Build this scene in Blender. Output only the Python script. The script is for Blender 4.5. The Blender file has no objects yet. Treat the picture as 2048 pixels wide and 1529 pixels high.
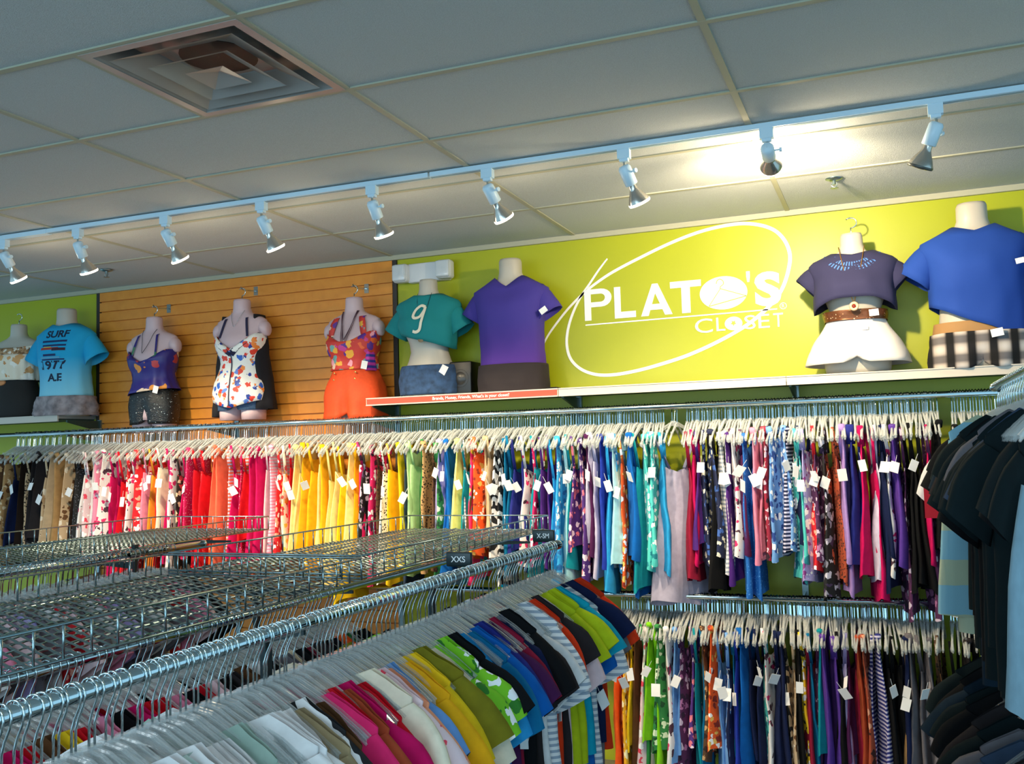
import bpy, bmesh, math, random
from mathutils import Vector, Matrix, noise
from mathutils.bvhtree import BVHTree
random.seed(7)
PI = math.pi
S = bpy.context.scene
COL = S.collection
# ------------------------------------------------------------------ camera, world, light, exposure
CZ = 1.75; D = 5.3265; CEIL = 3.0135
yaw, pitch, roll = .3754, .0728, -.0279
cam = bpy.data.objects.new('camera', bpy.data.cameras.new('camera')); COL.objects.link(cam)
cam.data.sensor_width = 36; cam.data.lens = 36 * 1909.4 / 2048; cam.data.clip_start = .05
_F = Vector((-math.sin(yaw)*math.cos(pitch), math.cos(yaw)*math.cos(pitch), math.sin(pitch)))
_R = Vector((math.cos(yaw), math.sin(yaw), 0)); _U = _R.cross(_F)
R2 = _R*math.cos(roll) + _U*math.sin(roll); U2 = _U*math.cos(roll) - _R*math.sin(roll)
cam.matrix_world = Matrix(((R2.x, U2.x, -_F.x, 0), (R2.y, U2.y, -_F.y, 0), (R2.z, U2.z, -_F.z, CZ), (0, 0, 0, 1)))
S.camera = cam
S.view_settings.view_transform = 'Standard'; S.view_settings.look = 'None'
S.view_settings.gamma = 1; S.view_settings.use_curve_mapping = False
S.view_settings.exposure = 0.0
w = bpy.data.worlds.new('world'); S.world = w; w.use_nodes = True
w.node_tree.nodes['Background'].inputs[0].default_value = (.44, .78, 1, 1)
w.node_tree.nodes['Background'].inputs[1].default_value = 1.15
def area(name, loc, rot, sx, sy, power, col):
    l = bpy.data.lights.new(name, 'AREA'); l.shape = 'RECTANGLE'; l.size = sx; l.size_y = sy
    l.energy = power; l.color = col
    o = bpy.data.objects.new(name, l); COL.objects.link(o); o.location = loc; o.rotation_euler = rot
    return o
area('shopfront_daylight', (-1.5, -4.6, 1.5), (PI/2, 0, 0), 9, 2.6, 230, (.55, .82, 1))
for _x in (-5.5, -2.6, .6):
    area('fluorescent_troffer_light', (_x, -.9, 2.98), (0, 0, 0), 1.2, .6, 38, (.85, .95, 1))
SPOT_W = 128; SPOT_COL = (1, .80, .52)
# ------------------------------------------------------------------ helpers
def lin(h):
    if not isinstance(h, str): return tuple(h) + (1,)
    h = h.lstrip('#'); o = []
    for i in (0, 2, 4):
        v = int(h[i:i+2], 16) / 255
        o.append(v/12.92 if v <= .04045 else ((v+.055)/1.055)**2.4)
    return tuple(o) + (1,)
MC = {}
def mat(name, col='#888888', rough=.6, metal=0, pat=None, cols=(), sc=20, bump=0, emis=0, alpha=1, bsc=200, spec=.5, sheen=0):
    key = (name, col, rough, metal, pat, tuple(cols), sc)
    if key in MC: return MC[key]
    m = bpy.data.materials.new(name); m.use_nodes = True; MC[key] = m
    nt = m.node_tree; N = nt.nodes; L = nt.links; b = N['Principled BSDF']
    b.inputs['Base Color'].default_value = lin(col); b.inputs['Roughness'].default_value = rough
    b.inputs['Metallic'].default_value = metal; b.inputs['Specular IOR Level'].default_value = spec
    b.inputs['Sheen Weight'].default_value = sheen
    m.diffuse_color = lin(col)
    if emis:
        b.inputs['Emission Color'].default_value = lin(col); b.inputs['Emission Strength'].default_value = emis
    tc = N.new('ShaderNodeTexCoord'); oi = N.new('ShaderNodeObjectInfo')
    ad = N.new('ShaderNodeVectorMath'); ad.operation = 'ADD'
    L.new(tc.outputs['Object'], ad.inputs[0])
    sm = N.new('ShaderNodeMath'); sm.operation = 'MULTIPLY'; sm.inputs[1].default_value = 7.3
    L.new(oi.outputs['Random'], sm.inputs[0]); L.new(sm.outputs[0], ad.inputs[1])
    vec = ad.outputs[0]
    def ramp(fac, stops, const=True):
        r = N.new('ShaderNodeValToRGB'); e = r.color_ramp
        if const: e.interpolation = 'CONSTANT'
        e.elements[0].position = stops[0][0]; e.elements[0].color = lin(stops[0][1])
        e.elements[1].position = stops[1][0]; e.elements[1].color = lin(stops[1][1])
        for p, c in stops[2:]:
            x = e.elements.new(p); x.color = lin(c)
        L.new(fac, r.inputs[0]); return r.outputs[0]
    def mix(f, a, c, t='MIX'):
        x = N.new('ShaderNodeMix'); x.data_type = 'RGBA'; x.blend_type = t
        for s_, v in ((0, f), (6, a), (7, c)):
            if hasattr(v, 'node'): L.new(v, x.inputs[s_])
            else: x.inputs[s_].default_value = v if s_ == 0 else lin(v)
        return x.outputs[2]
    out = None
    if pat == 'weave':
        n = N.new('ShaderNodeTexNoise'); n.inputs['Scale'].default_value = sc; n.inputs['Detail'].default_value = 3
        L.new(vec, n.inputs[0])
        out = ramp(n.outputs[0], [(.3, cols[0]), (.7, col)], False)
    elif pat in ('floral', 'leopard', 'dots'):
        v = N.new('ShaderNodeTexVoronoi'); v.inputs['Scale'].default_value = sc
        nz = N.new('ShaderNodeTexNoise'); nz.inputs['Scale'].default_value = sc*1.3
        L.new(vec, nz.inputs[0])
        mv = N.new('ShaderNodeVectorMath'); mv.operation = 'SCALE'; mv.inputs['Scale'].default_value = (1.1 if pat == 'floral' else .5)/sc
        L.new(nz.outputs['Color'], mv.inputs[0])
        a2 = N.new('ShaderNodeVectorMath'); L.new(vec, a2.inputs[0]); L.new(mv.outputs[0], a2.inputs[1])
        L.new(a2.outputs[0], v.inputs[0])
        sp = N.new('ShaderNodeSeparateColor'); L.new(v.outputs['Color'], sp.inputs[0])
        n = len(cols)
        cc = ramp(sp.outputs[0], [(i/n, c) for i, c in enumerate(cols)]) if n > 1 else None
        th = {'floral': .48, 'leopard': .36, 'dots': .2}[pat]
        f = N.new('ShaderNodeMath'); f.operation = 'LESS_THAN'; f.inputs[1].default_value = th
        L.new(v.outputs['Distance'], f.inputs[0])
        out = mix(f.outputs[0], col, cc if cc else cols[0])
    elif pat in ('stripe', 'plaid', 'zebra'):
        sx = N.new('ShaderNodeTexWave'); sx.inputs['Scale'].default_value = sc
        sx.bands_direction = 'Z'; sx.inputs['Distortion'].default_value = 6 if pat == 'zebra' else 0
        sx.inputs['Detail Scale'].default_value = 1.5
        if pat == 'zebra': sx.bands_direction = 'DIAGONAL'
        L.new(vec if pat == 'zebra' else tc.outputs['Object'], sx.inputs[0])
        out = ramp(sx.outputs[1], [(0, col), (.55, cols[0])])
        if pat == 'plaid':
            sy = N.new('ShaderNodeTexWave'); sy.inputs['Scale'].default_value = sc; sy.bands_direction = 'X'
            L.new(tc.outputs['Object'], sy.inputs[0])
            o1 = ramp(sy.outputs[1], [(0, '#ffffff'), (.45, '#e8e4e0'), (.8, cols[0])], False)
            o0 = ramp(sx.outputs[1], [(0, '#ffffff'), (.4, '#e8e4e0'), (.8, cols[1])], False)
            out = mix(1.0, mix(1.0, o0, o1, 'MULTIPLY'), col, 'MULTIPLY')
    elif pat == 'grad':
        sp = N.new('ShaderNodeSeparateXYZ'); L.new(tc.outputs['Object'], sp.inputs[0])
        mr = N.new('ShaderNodeMapRange'); mr.inputs[1].default_value = sc[0]; mr.inputs[2].default_value = sc[1]
        L.new(sp.outputs[2], mr.inputs[0])
        out = ramp(mr.outputs[0], [(0, cols[0]), (1, col)], False)
    if out is not None: L.new(out, b.inputs['Base Color'])
    if bump:
        bn = N.new('ShaderNodeBump'); bn.inputs['Strength'].default_value = bump; bn.inputs['Distance'].default_value = .004
        n2 = N.new('ShaderNodeTexNoise'); n2.inputs['Scale'].default_value = bsc; L.new(vec, n2.inputs[0])
        L.new(n2.outputs[0], bn.inputs['Height']); L.new(bn.outputs[0], b.inputs['Normal'])
    return m
def clear_mat(name, tint, fac, rough=.12):
    m = bpy.data.materials.new(name); m.use_nodes = True; nt = m.node_tree; N = nt.nodes; L = nt.links
    N.remove(N['Principled BSDF'])
    t = N.new('ShaderNodeBsdfTransparent'); t.inputs[0].default_value = (.93, .95, .95, 1)
    g = N.new('ShaderNodeBsdfPrincipled'); g.inputs['Base Color'].default_value = lin(tint)
    g.inputs['Roughness'].default_value = rough; g.inputs['Specular IOR Level'].default_value = .9
    g.inputs['Coat Weight'].default_value = .6
    lw = N.new('ShaderNodeLayerWeight'); lw.inputs[0].default_value = .35
    mr = N.new('ShaderNodeMapRange'); mr.inputs[3].default_value = fac; mr.inputs[4].default_value = min(1, fac + .5)
    mx = N.new('ShaderNodeMixShader')
    L.new(lw.outputs[1], mr.inputs[0]); L.new(mr.outputs[0], mx.inputs[0]); L.new(t.outputs[0], mx.inputs[1]); L.new(g.outputs[0], mx.inputs[2])
    L.new(mx.outputs[0], N['Material Output'].inputs[0]); m.diffuse_color = lin(tint)
    return m
CLEAR = clear_mat('clear_plastic', '#eef0f0', .13)
CHROME = mat('chrome', '#c8d6da', .13, 1)
CHROME_D = mat('worn_chrome', '#93a6aa', .3, 1)
STEEL = mat('galvanised_wire', '#9cb2b6', .24, .95)
STEEL_ = 0
BLACK = mat('black_plastic', '#0c0e10', .4)
WHITE = mat('white_enamel', '#cfe4f0', .35)

class MB:
    """collects pieces of one mesh"""
    def __init__(s): s.v = []; s.f = []; s.m = []
    def add(s, v, f, mi=0):
        o = len(s.v); s.v += [tuple(p) for p in v]; s.f += [tuple(i+o for i in q) for q in f]; s.m += [mi]*len(f); return s
    def box(s, a, b, mi=0):
        x0, y0, z0 = a; x1, y1, z1 = b
        return s.add([(x0,y0,z0),(x1,y0,z0),(x1,y1,z0),(x0,y1,z0),(x0,y0,z1),(x1,y0,z1),(x1,y1,z1),(x0,y1,z1)],
            [(0,3,2,1),(4,5,6,7),(0,1,5,4),(1,2,6,5),(2,3,7,6),(3,0,4,7)], mi)
    def tube(s, pts, r, n=6, mi=0, cap=True, sq=1.0):
        pts = [Vector(p) for p in pts]; rings = []
        up = None
        for i, p in enumerate(pts):
            d = (pts[min(i+1, len(pts)-1)] - pts[max(i-1, 0)])
            d = d.normalized() if d.length > 1e-9 else Vector((0,0,1))
            if up is None: up = Vector((0,0,1)) if abs(d.z) < .9 else Vector((0,1,0))
            a = d.cross(up)
            if a.length < 1e-4: a = d.orthogonal()
            a.normalize(); c = a.cross(d).normalized(); up = c
            rr = r[i] if isinstance(r, (list, tuple)) else r
            rings.append([p + a*math.cos(2*PI*k/n)*rr + c*math.sin(2*PI*k/n)*rr*sq for k in range(n)])
        return s.rings(rings, mi, cap)
    def rings(s, rings, mi=0, cap=True, closed=True):
        n = len(rings[0]); v = [p for r in rings for p in r]; f = []
        for i in range(len(rings)-1):
            for k in range(n if closed else n-1):
                k2 = (k+1) % n
                f.append((i*n+k, i*n+k2, (i+1)*n+k2, (i+1)*n+k))
        if cap:
            f.append(tuple(range(n-1, -1, -1))); f.append(tuple((len(rings)-1)*n+k for k in range(n)))
        return s.add(v, f, mi)
    def lathe(s, prof, n=16, M=None, mi=0, cap=False):
        R = []
        for r, z in prof:
            R.append([Vector((r*math.cos(2*PI*k/n), r*math.sin(2*PI*k/n), z)) for k in range(n)])
        if M: R = [[M @ p for p in q] for q in R]
        return s.rings(R, mi, cap)
    def mesh(s, name, mats, smooth=False):
        me = bpy.data.meshes.new(name); me.from_pydata(s.v, [], s.f)
        for m in (mats if isinstance(mats, (list, tuple)) else [mats]): me.materials.append(m)
        if any(s.m): me.polygons.foreach_set('material_index', s.m)
        if smooth: me.polygons.foreach_set('use_smooth', [True]*len(me.polygons))
        me.update(); return me
    def obj(s, name, mats, parent=None, smooth=False, loc=None):
        return link(name, s.mesh(name, mats, smooth), parent, loc)
def link(name, me, parent=None, loc=None, rot=None):
    o = bpy.data.objects.new(name, me); COL.objects.link(o)
    if parent is not None: o.parent = parent
    if loc is not None: o.location = loc
    if rot is not None: o.rotation_euler = rot
    return o
def tag(o, label=None, cat=None, group=None, kind=None):
    if label: o['label'] = label
    if cat: o['category'] = cat
    if group: o['group'] = group
    if kind: o['kind'] = kind
    return o
def thing(name, label, cat, loc=(0,0,0), rz=0, group=None):
    o = link(name, None, None, loc, (0,0,rz)); o.empty_display_size = .05
    return tag(o, label, cat, group)
def box(name, a, b, m, parent=None): return MB().box(a, b).obj(name, m, parent)
def text_mesh(txt, size=.1, off=0, ext=.001, shear=0):
    cu = bpy.data.curves.new('txt', 'FONT'); cu.body = txt; cu.size = size; cu.offset = off; cu.extrude = ext; cu.shear = shear
    cu.resolution_u = 4
    o = bpy.data.objects.new('txt', cu); me = bpy.data.meshes.new_from_object(o); bpy.data.objects.remove(o)
    me.materials.clear(); return me
def fit_text(txt, x0, x1, z0, z1, off=0, y=0, depth=.003, fn=None):
    """text scaled into a box of the XZ plane, facing -Y"""
    me = text_mesh(txt, 1, off, .01)
    xs = [v.co.x for v in me.vertices]; ys = [v.co.y for v in me.vertices]
    a, b, c, d = min(xs), max(xs), min(ys), max(ys)
    for v in me.vertices:
        x = x0 + (v.co.x-a)/(b-a)*(x1-x0); z = z0 + (v.co.y-c)/(d-c)*(z1-z0)
        v.co = (x, y - (depth if v.co.z > 0 else 0), z)
    return me

# ------------------------------------------------------------------ room
TILE = mat('ceiling_tile', '#c2c9cb', .95, pat='weave', cols=('#b2b8b8',), sc=260, bump=.5, bsc=320)
GRID = mat('ceiling_grid', '#a9a893', .6)
LIME = mat('lime_wall_paint', '#a4ab0e', .42, pat='weave', cols=('#a0a70c',), sc=3, bump=.06, bsc=60)
DARKT = mat('dark_edge_trim', '#2a2420', .5)
fl = tag(link('floor', None), kind='structure')
FM = mat('vinyl_floor', '#6d675c', .35, pat='weave', cols=('#5f594f',), sc=8)
for i in range(12):
    for j in range(9):
        MB().box((-8.5+i*1.0+.003, -3.5+j*1.0+.003, -.01), (-7.5+i*1.0-.003, -2.5+j*1.0-.003, 0)).obj('tile', FM, fl)
ce = tag(link('ceiling', None), kind='structure')
X0 = -.4572; Y0 = D - .7048
xs = [X0 + 1.2192*i for i in range(-6, 4)]; ys = [D] + [Y0 - .6096*j for j in range(0, 11)]
DX0, DX1, DY0, DY1 = X0-1.2192*1.5, X0-1.2192, Y0-.6096*4, Y0-.6096*3
for i in range(len(xs)-1):
    for j in range(len(ys)-1):
        xa, xb, ya, yb = xs[i], xs[i+1], ys[j+1], ys[j]
        if abs(xb-DX1) < .01 and abs(yb-DY1) < .01: xb = DX0
        box('ceiling_tile', (xa+.008, ya+.008, CEIL+.003), (xb-.008, yb-.008, CEIL+.018), TILE, ce)
for x in xs: box('grid_bar', (x-.012, -1.5, CEIL-.002), (x+.012, D, CEIL+.004), GRID, ce)
box('grid_bar', (DX0-.012, DY0, CEIL-.002), (DX0+.012, DY1, CEIL+.004), GRID, ce)
for y in ys[1:]: box('grid_bar', (xs[0], y-.012, CEIL-.0025), (xs[-1], y+.012, CEIL+.0035), GRID, ce)
box('wall_angle', (-8.5, D-.022, CEIL-.028), (3.5, D, CEIL+.002), GRID, ce)
box('plenum_cover', (-9, -5, CEIL+.15), (4.2, D+.1, CEIL+.2), mat('plenum', '#303030', .9), ce)
box('ceiling_field', (-8.5, -5, CEIL), (3.3, -1.5, CEIL+.02), TILE, ce)
wb = tag(link('wall_back', None), kind='structure')
box('painted_panel', (-8.5, D, 0), (-5.325, D+.1, CEIL+.02), LIME, wb)
box('painted_panel', (-2.86, D, 0), (3.3, D+.1, CEIL+.02), LIME, wb)
box('backing_board', (-5.325, D+.02, 0), (-2.86, D+.1, CEIL), DARKT, wb)
tag(box('trim_1', (-5.335, D-.012, 0), (-5.30, D+.02, CEIL-.028), DARKT), kind='structure')
tag(box('trim_2', (-2.892, D-.012, 0), (-2.862, D+.02, CEIL-.028), DARKT), kind='structure')
WOOD = mat('maple_slatwall', '#de9034', .38, pat='weave', cols=('#d3842c',), sc=14, bump=.08, bsc=40)
sw = tag(link('wall_slatwall', None), kind='structure')
p = .0735; z = CEIL - .03
while z > .35:
    MB().box((-5.30, D-.016, z-p+.009), (-2.892, D+.004, z)).box((-5.30, D+.004, z-p-.004), (-2.892, D+.012, z)).obj('plank', WOOD, sw)
    z -= p

# ------------------------------------------------------------------ ceiling diffuser
dm = mat('diffuser_enamel', '#a09c98', .28)
t = thing('air_diffuser', 'square white louvred air diffuser set in the grey ceiling grid', 'air vent', ((DX0+DX1)/2, (DY0+DY1)/2, CEIL))
def frustum(h0, z0, h1, z1, th=.004):
    m = MB(); q = []
    for h, zz in ((h0, z0), (h1, z1), (h1-.002, z1+th), (h0-.006, z0+th)):
        q.append([(-h,-h,zz), (h,-h,zz), (h,h,zz), (-h,h,zz)])
    m.rings(q + [q[0]], cap=False); return m
m = MB(); H = .298
for a in ((-H,-H,H,-H+.03), (-H,H-.03,H,H), (-H,-H+.03,-H+.03,H-.03), (H-.03,-H+.03,H,H-.03)):
    m.box((a[0],a[1],-.004), (a[2],a[3],.006))
m.obj('outer_frame', dm, t)
frustum(H-.03, 0, .20, .055).obj('cone', dm, t)
MB().box((-.20,-.20,.055), (.20,.20,.058)).obj('back_plate', dm, t)
for hb, zb, ht, zt in ((.235, -.008, .135, .036), (.155, -.014, .085, .020)):
    c = frustum(hb, zb, ht, zt).obj('cone', dm, t)
frustum(.075, -.018, .001, .004).obj('centre_plate', dm, t)
m = MB().lathe([(.001, .0535), (.125, .0535), (.125, .055)], 28); m.obj('duct_opening', mat('dark_duct', '#101416', .5), t)

# ------------------------------------------------------------------ track and spotlights
TY = 3.80
t = thing('lighting_track', 'long white lighting track fixed across the ceiling', 'track', (0, TY, CEIL))
TX0, TX1 = -5.6, .62
for a, b in ((TX0, -4.47), (-4.15, -1.87), (-1.86, TX1)):
    MB().box((a, -.018, -.024), (b, .018, -.003)).box((a, -.009, -.0255), (b, .009, -.0235), 1).obj('rail', [WHITE, mat('track_slot', '#8fa8b4', .5)], t)
MB().box((-4.47, -.02, -.027), (-4.15, .02, -.003)).obj('joiner', WHITE, t)
MB().box((TX1, -.02, -.027), (TX1+.03, .02, -.003)).obj('end_cap', WHITE, t)
def glass_reflector():
    m = bpy.data.materials.new('silvered_bulb'); m.use_nodes = True; b = m.node_tree.nodes['Principled BSDF']
    b.inputs['Base Color'].default_value = (.55,.52,.47,1); b.inputs['Metallic'].default_value = .85; b.inputs['Roughness'].default_value = .2
    return m
BULB = glass_reflector(); LENS = mat('lit_lens', '#fff4dc', .3, emis=14); LENS_OFF = mat('unlit_lens', '#8c8f88', .1)
RIM = mat('bulb_rim', '#fff6e6', .3, emis=3.0); RIM_OFF = mat('bulb_rim_off', '#4a4a44', .3)
FIX = [(-4.478, (.10,.50,-.78), 1), (-3.945, (.03,.45,-.85), 1), (-3.362, (.12,.50,-.78), 1), (-2.778, (.16,.45,-.80), 1), (-2.165, (.10,.45,-.82), 1),
       (-1.586, (.22,.50,-.72), 1), (-.969, (.24,.42,-.78), 1), (-.392, (-.02,.86,-.16), 2), (.217, (-.36,.25,-.80), 0)]
place = ['leftmost, over the surf t-shirt side', 'second from left, upright', 'over the navy camisole outfit', 'between the two outfits on the slatwall', 'over the orange shorts outfit',
         'above the purple t-shirt side', 'left of the glaring spotlight', 'glaring backwards at the ceiling', 'unlit and tilted left, farthest right']
for (fx, d, lit), pl in zip(FIX, place):
    t = thing('track_spotlight', 'white track spotlight ' + pl, 'spotlight', (fx, TY, CEIL-.024), 0, 'spotlights along the ceiling track')
    d = Vector(d).normalized()
    MB().box((-.026, -.016, -.04), (.026, .016, 0)).box((-.018, -.012, -.052), (.018, .012, -.04)).obj('adapter', WHITE, t)
    MB().tube([(0,0,-.05), (0,0,-.075)], .006, 8).obj('swivel', CHROME, t)
    j = Vector((0, 0, -.078)); s0 = j - d*.012; q = d.to_track_quat('Z', 'Y').to_matrix().to_4x4()
    M = Matrix.Translation(s0) @ q
    MB().lathe([(.001,0), (.020,.002), (.027,.012), (.027,.085), (.024,.088), (.001,.088)], 18, M).obj('socket', WHITE, t, True)
    MB().tube([M @ Vector((-.026,0,.035)), M @ Vector((-.046,0,.035))], .004, 8).tube([M @ Vector((-.044,0,.035)), M @ Vector((-.054,0,.035))], .010, 8).obj('thumb_screw', WHITE, t)
    bl = MB().lathe([(.016,.086), (.017,.105), (.022,.115), (.036,.140), (.045,.160), (.0465,.166)], 20, M).obj('bulb', BULB, t, True)
    MB().lathe([(.0465,.163), (.048,.168), (.0455,.174), (.040,.172)], 20, M).obj('bulb_rim', RIM if lit else RIM_OFF, t, True)
    MB().lathe([(.041,.170), (.025,.176), (.001,.178)], 20, M).obj('lens', LENS if lit else LENS_OFF, t, True)
    if lit:
        l = bpy.data.lights.new('spot_lamp', 'SPOT'); l.energy = SPOT_W * (1.0 if lit == 2 else .72 if fx > -1.7 else 1); l.color = SPOT_COL
        l.spot_size = math.radians(150 if lit == 2 else 88); l.spot_blend = .9; l.shadow_soft_size = .03
        lo = bpy.data.objects.new('spot_lamp', l); COL.objects.link(lo); lo.parent = t
        lo.location = M @ Vector((0,0,.20)); lo.rotation_euler = (-d).to_track_quat('Z', 'Y').to_euler()
        if lit == 1:   # the silvered bulb leaks some light sideways
            l2 = bpy.data.lights.new('bulb_glow', 'POINT'); l2.energy = 2.2; l2.color = SPOT_COL; l2.shadow_soft_size = .04
            lo = bpy.data.objects.new('bulb_glow', l2); COL.objects.link(lo); lo.parent = t; lo.location = M @ Vector((0,0,.23))
        else:
            l2 = bpy.data.lights.new('bulb_glow', 'POINT'); l2.energy = 24; l2.color = SPOT_COL; l2.shadow_soft_size = .05
            lo = bpy.data.objects.new('bulb_glow', l2); COL.objects.link(lo); lo.parent = t; lo.location = M @ Vector((0,.0,.24))
for sx, sy, pl in ((-4.722, 4.788, 'above the edge of the wooden slatwall'), (-.188, 4.758, 'right of the glaring spotlight above the cropped top')):
    t = thing('fire_sprinkler', 'small metal ceiling sprinkler ' + pl, 'sprinkler', (sx, sy, CEIL))
    MB().lathe([(.001,.001), (.040,0), (.040,-.004), (.018,-.012), (.001,-.012)], 18).obj('escutcheon', CHROME_D, t, True)
    MB().tube([(0,0,-.01), (0,0,-.03)], .008, 8).tube([(-.011,0,-.022), (-.013,0,-.034), (0,0,-.046)], .002, 5).tube([(.011,0,-.022), (.013,0,-.034), (0,0,-.046)], .002, 5).obj('sprinkler_head', CHROME_D, t)
    MB().lathe([(.001,-.046), (.019,-.047), (.019,-.049), (.001,-.049)], 14).obj('deflector', CHROME_D, t)

# ------------------------------------------------------------------ emergency light
t = thing('emergency_light', 'white twin-head emergency light on the lime wall above the teal crop top', 'emergency light', (-2.64, D, 2.88))
EL = mat('emergency_housing', '#d5d8dc', .4)
def rbox(name, a, b, m, parent, r=.01, seg=3):
    bm = bmesh.new(); bmesh.ops.create_cube(bm, size=1)
    for v in bm.verts: v.co = Vector([(a[i]+b[i])/2 + v.co[i]*(b[i]-a[i]) for i in range(3)])
    bmesh.ops.bevel(bm, geom=bm.edges[:], offset=r, segments=seg, affect='EDGES', profile=.5)
    me = bpy.data.meshes.new(name); bm.to_mesh(me); bm.free(); me.materials.append(m)
    for f in me.polygons: f.use_smooth = True
    return link(name, me, parent)
rbox('housing', (-.12,-.06,-.06), (.16,0,.06), EL, t, .01)
LC = clear_mat('prismatic_lens', '#e8eef4', .45)
for x in (-.155, .145):
    rbox('lamp_head', (x-.05,-.105,-.058), (x+.05,-.03,.058), EL, t, .018)
    rbox('lens_cover', (x-.046,-.118,-.052), (x+.046,-.09,.052), LC, t, .012)
    MB().lathe([(.002,0), (.03,.012), (.034,.02)], 16, Matrix.Translation((x,-.108,0)) @ Matrix.Rotation(-PI/2, 4, 'X')).obj('reflector', CHROME, t, True)

# ------------------------------------------------------------------ logo on the wall
VIN = mat('white_vinyl', '#f4f4f4', .5)
t = thing('wall_logo', 'big white looping logo lettering on the lime green wall', 'wall sign', (0, D, 0))
SWP = [(-1.912,2.341),(-1.867,2.422),(-1.804,2.501),(-1.724,2.587),(-1.63,2.666),(-1.556,2.716),(-1.448,2.775),(-1.27,2.848),(-1.097,2.911),(-.928,2.956),(-.764,2.975),(-.644,2.965),(-.543,2.925),(-.484,2.861),(-.457,2.777),(-.469,2.689),(-.504,2.596),(-.554,2.527),(-.628,2.46),(-.725,2.395),(-.873,2.323),(-1.04,2.26),(-1.209,2.216),(-1.339,2.19),(-1.47,2.176),(-1.575,2.184),(-1.664,2.221),(-1.725,2.286),(-1.745,2.374),(-1.732,2.469),(-1.697,2.562),(-1.649,2.646),(-1.592,2.719),(-1.536,2.792),(-1.48,2.856)]
def catmull(P, n=6):
    P = [Vector((a, b, 0)) for a, b in P]; out = []
    for i in range(len(P)-1):
        p0, p1, p2, p3 = P[max(i-1,0)], P[i], P[i+1], P[min(i+2, len(P)-1)]
        for k in range(n):
            u = k/n
            out.append(.5*((2*p1) + (p2-p0)*u + (2*p0-5*p1+4*p2-p3)*u*u + (3*p1-p0-3*p2+p3)*u**3))
    return out + [P[-1]]
def ribbon(P, w, y0=-.001, y1=-.003):
    m = MB(); R = []
    n = len(P)
    for i, q in enumerate(P):
        d = (P[min(i+1,n-1)] - P[max(i-1,0)]).normalized(); nn = Vector((-d.y, d.x, 0))
        ww = w(i/(n-1)) if callable(w) else w
        a = q + nn*ww/2; b = q - nn*ww/2
        R.append([(a.x,y0,a.y), (a.x,y1,a.y), (b.x,y1,b.y), (b.x,y0,b.y)])
    return m.rings(R)
ribbon(catmull(SWP), lambda u: .008 + .012*math.sin(PI*min(1, max(0, u)))**.6).obj('swoosh', VIN, t)
ribbon([Vector((-1.626,2.476,0)), Vector((-.537,2.484,0))], .007).obj('underline', VIN, t)
def poly_obj(name, polys, m, parent, y0=-.001, y1=-.0035):
    b = MB()
    for pl in polys:
        n = len(pl); v = [(x, y1, z) for x, z in pl] + [(x, y0, z) for x, z in pl]
        b.add(v, [tuple(range(n))] + [(k, (k+1) % n, (k+1) % n + n, k+n)[::-1] for k in range(n)])
    return b.obj(name, m, parent)
zb, zt = 2.501, 2.684
def L_(pts, x, wdt): return [(x + a*wdt, zb + c*(zt-zb)) for a, c in pts]
# letters cut as polygons
def arc(cx, cz, rx, rz, a0, a1, n=10): return [(cx+rx*math.cos(math.radians(a0+(a1-a0)*i/n)), cz+rz*math.sin(math.radians(a0+(a1-a0)*i/n))) for i in range(n+1)]
o1 = arc(.62, .71, .38, .29, 90, -90); i1 = arc(.60, .71, .16, .13, 90, -90)
bowl = []
for k in range(10): bowl.append([o1[k], i1[k], i1[k+1], o1[k+1]])
poly_obj('letter', [L_(q, -1.628, .165) for q in [[(0,0),(.24,0),(.24,1),(0,1)], [(.24,.84),(.60,.84),(.62,1),(.24,1)], [(.24,.42),(.62,.42),(.60,.58),(.24,.58)]] + bowl], VIN, t)
poly_obj('letter', [L_(q, -1.447, .125) for q in [[(0,0),(.3,0),(.3,1),(0,1)], [(.3,0),(1,0),(1,.2),(.3,.2)]]], VIN, t)
poly_obj('letter', [L_(q, -1.292, .182) for q in [[(0,0),(.24,0),(.47,.70),(.47,1),(.38,1)], [(.47,.70),(.76,0),(1,0),(.56,1),(.47,1)], [(.299,.18),(.685,.18),(.611,.36),(.358,.36)]]], VIN, t)
poly_obj('letter', [L_(q, -1.119, .175) for q in [[(.36,0),(.64,0),(.64,.8),(.36,.8)], [(0,.8),(1,.8),(1,1),(0,1)]]], VIN, t)
poly_obj('letter_oval', [arc(-.822, 2.597, .131, .093, 0, 360, 40)[:-1]], VIN, t)
o = ribbon(catmull([(-.859,2.650),(-.853,2.668),(-.838,2.675),(-.822,2.664),(-.820,2.646),(-.836,2.633),(-.838,2.622)], 4), .0045, -.003, -.0045)
GL = mat('green_line', '#9fb43a', .5)
o.rings([[(a-.0, -.003, b), (a, -.0045, b), (a+.001, -.0045, b-.005), (a+.001, -.003, b-.005)] for a, b in ((-.838,2.624),(-.698,2.572),(-.892,2.532),(-.905,2.530),(-.838,2.624))])
o.obj('hanger_outline', GL, t)
for txt, a, b, c, d, off in (("'", -.694, -.674, 2.645, 2.705, .02), ('S', -.652, -.512, 2.503, 2.694, .045), ('C', -.987, -.889, 2.381, 2.461, 0), ('L', -.868, -.820, 2.386, 2.461, 0),
        ('S', -.715, -.655, 2.384, 2.461, 0), ('E', -.640, -.580, 2.385, 2.461, 0), ('T', -.560, -.508, 2.386, 2.461, 0)):
    me = fit_text(txt, a, b, c, d, off, -.001, .0028); me.materials.append(VIN); link('letter', me, t)
poly_obj('letter_oval', [arc(-.774, 2.422, .048, .038, 0, 360, 28)[:-1]], VIN, t)
o = MB()
o.obj
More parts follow.
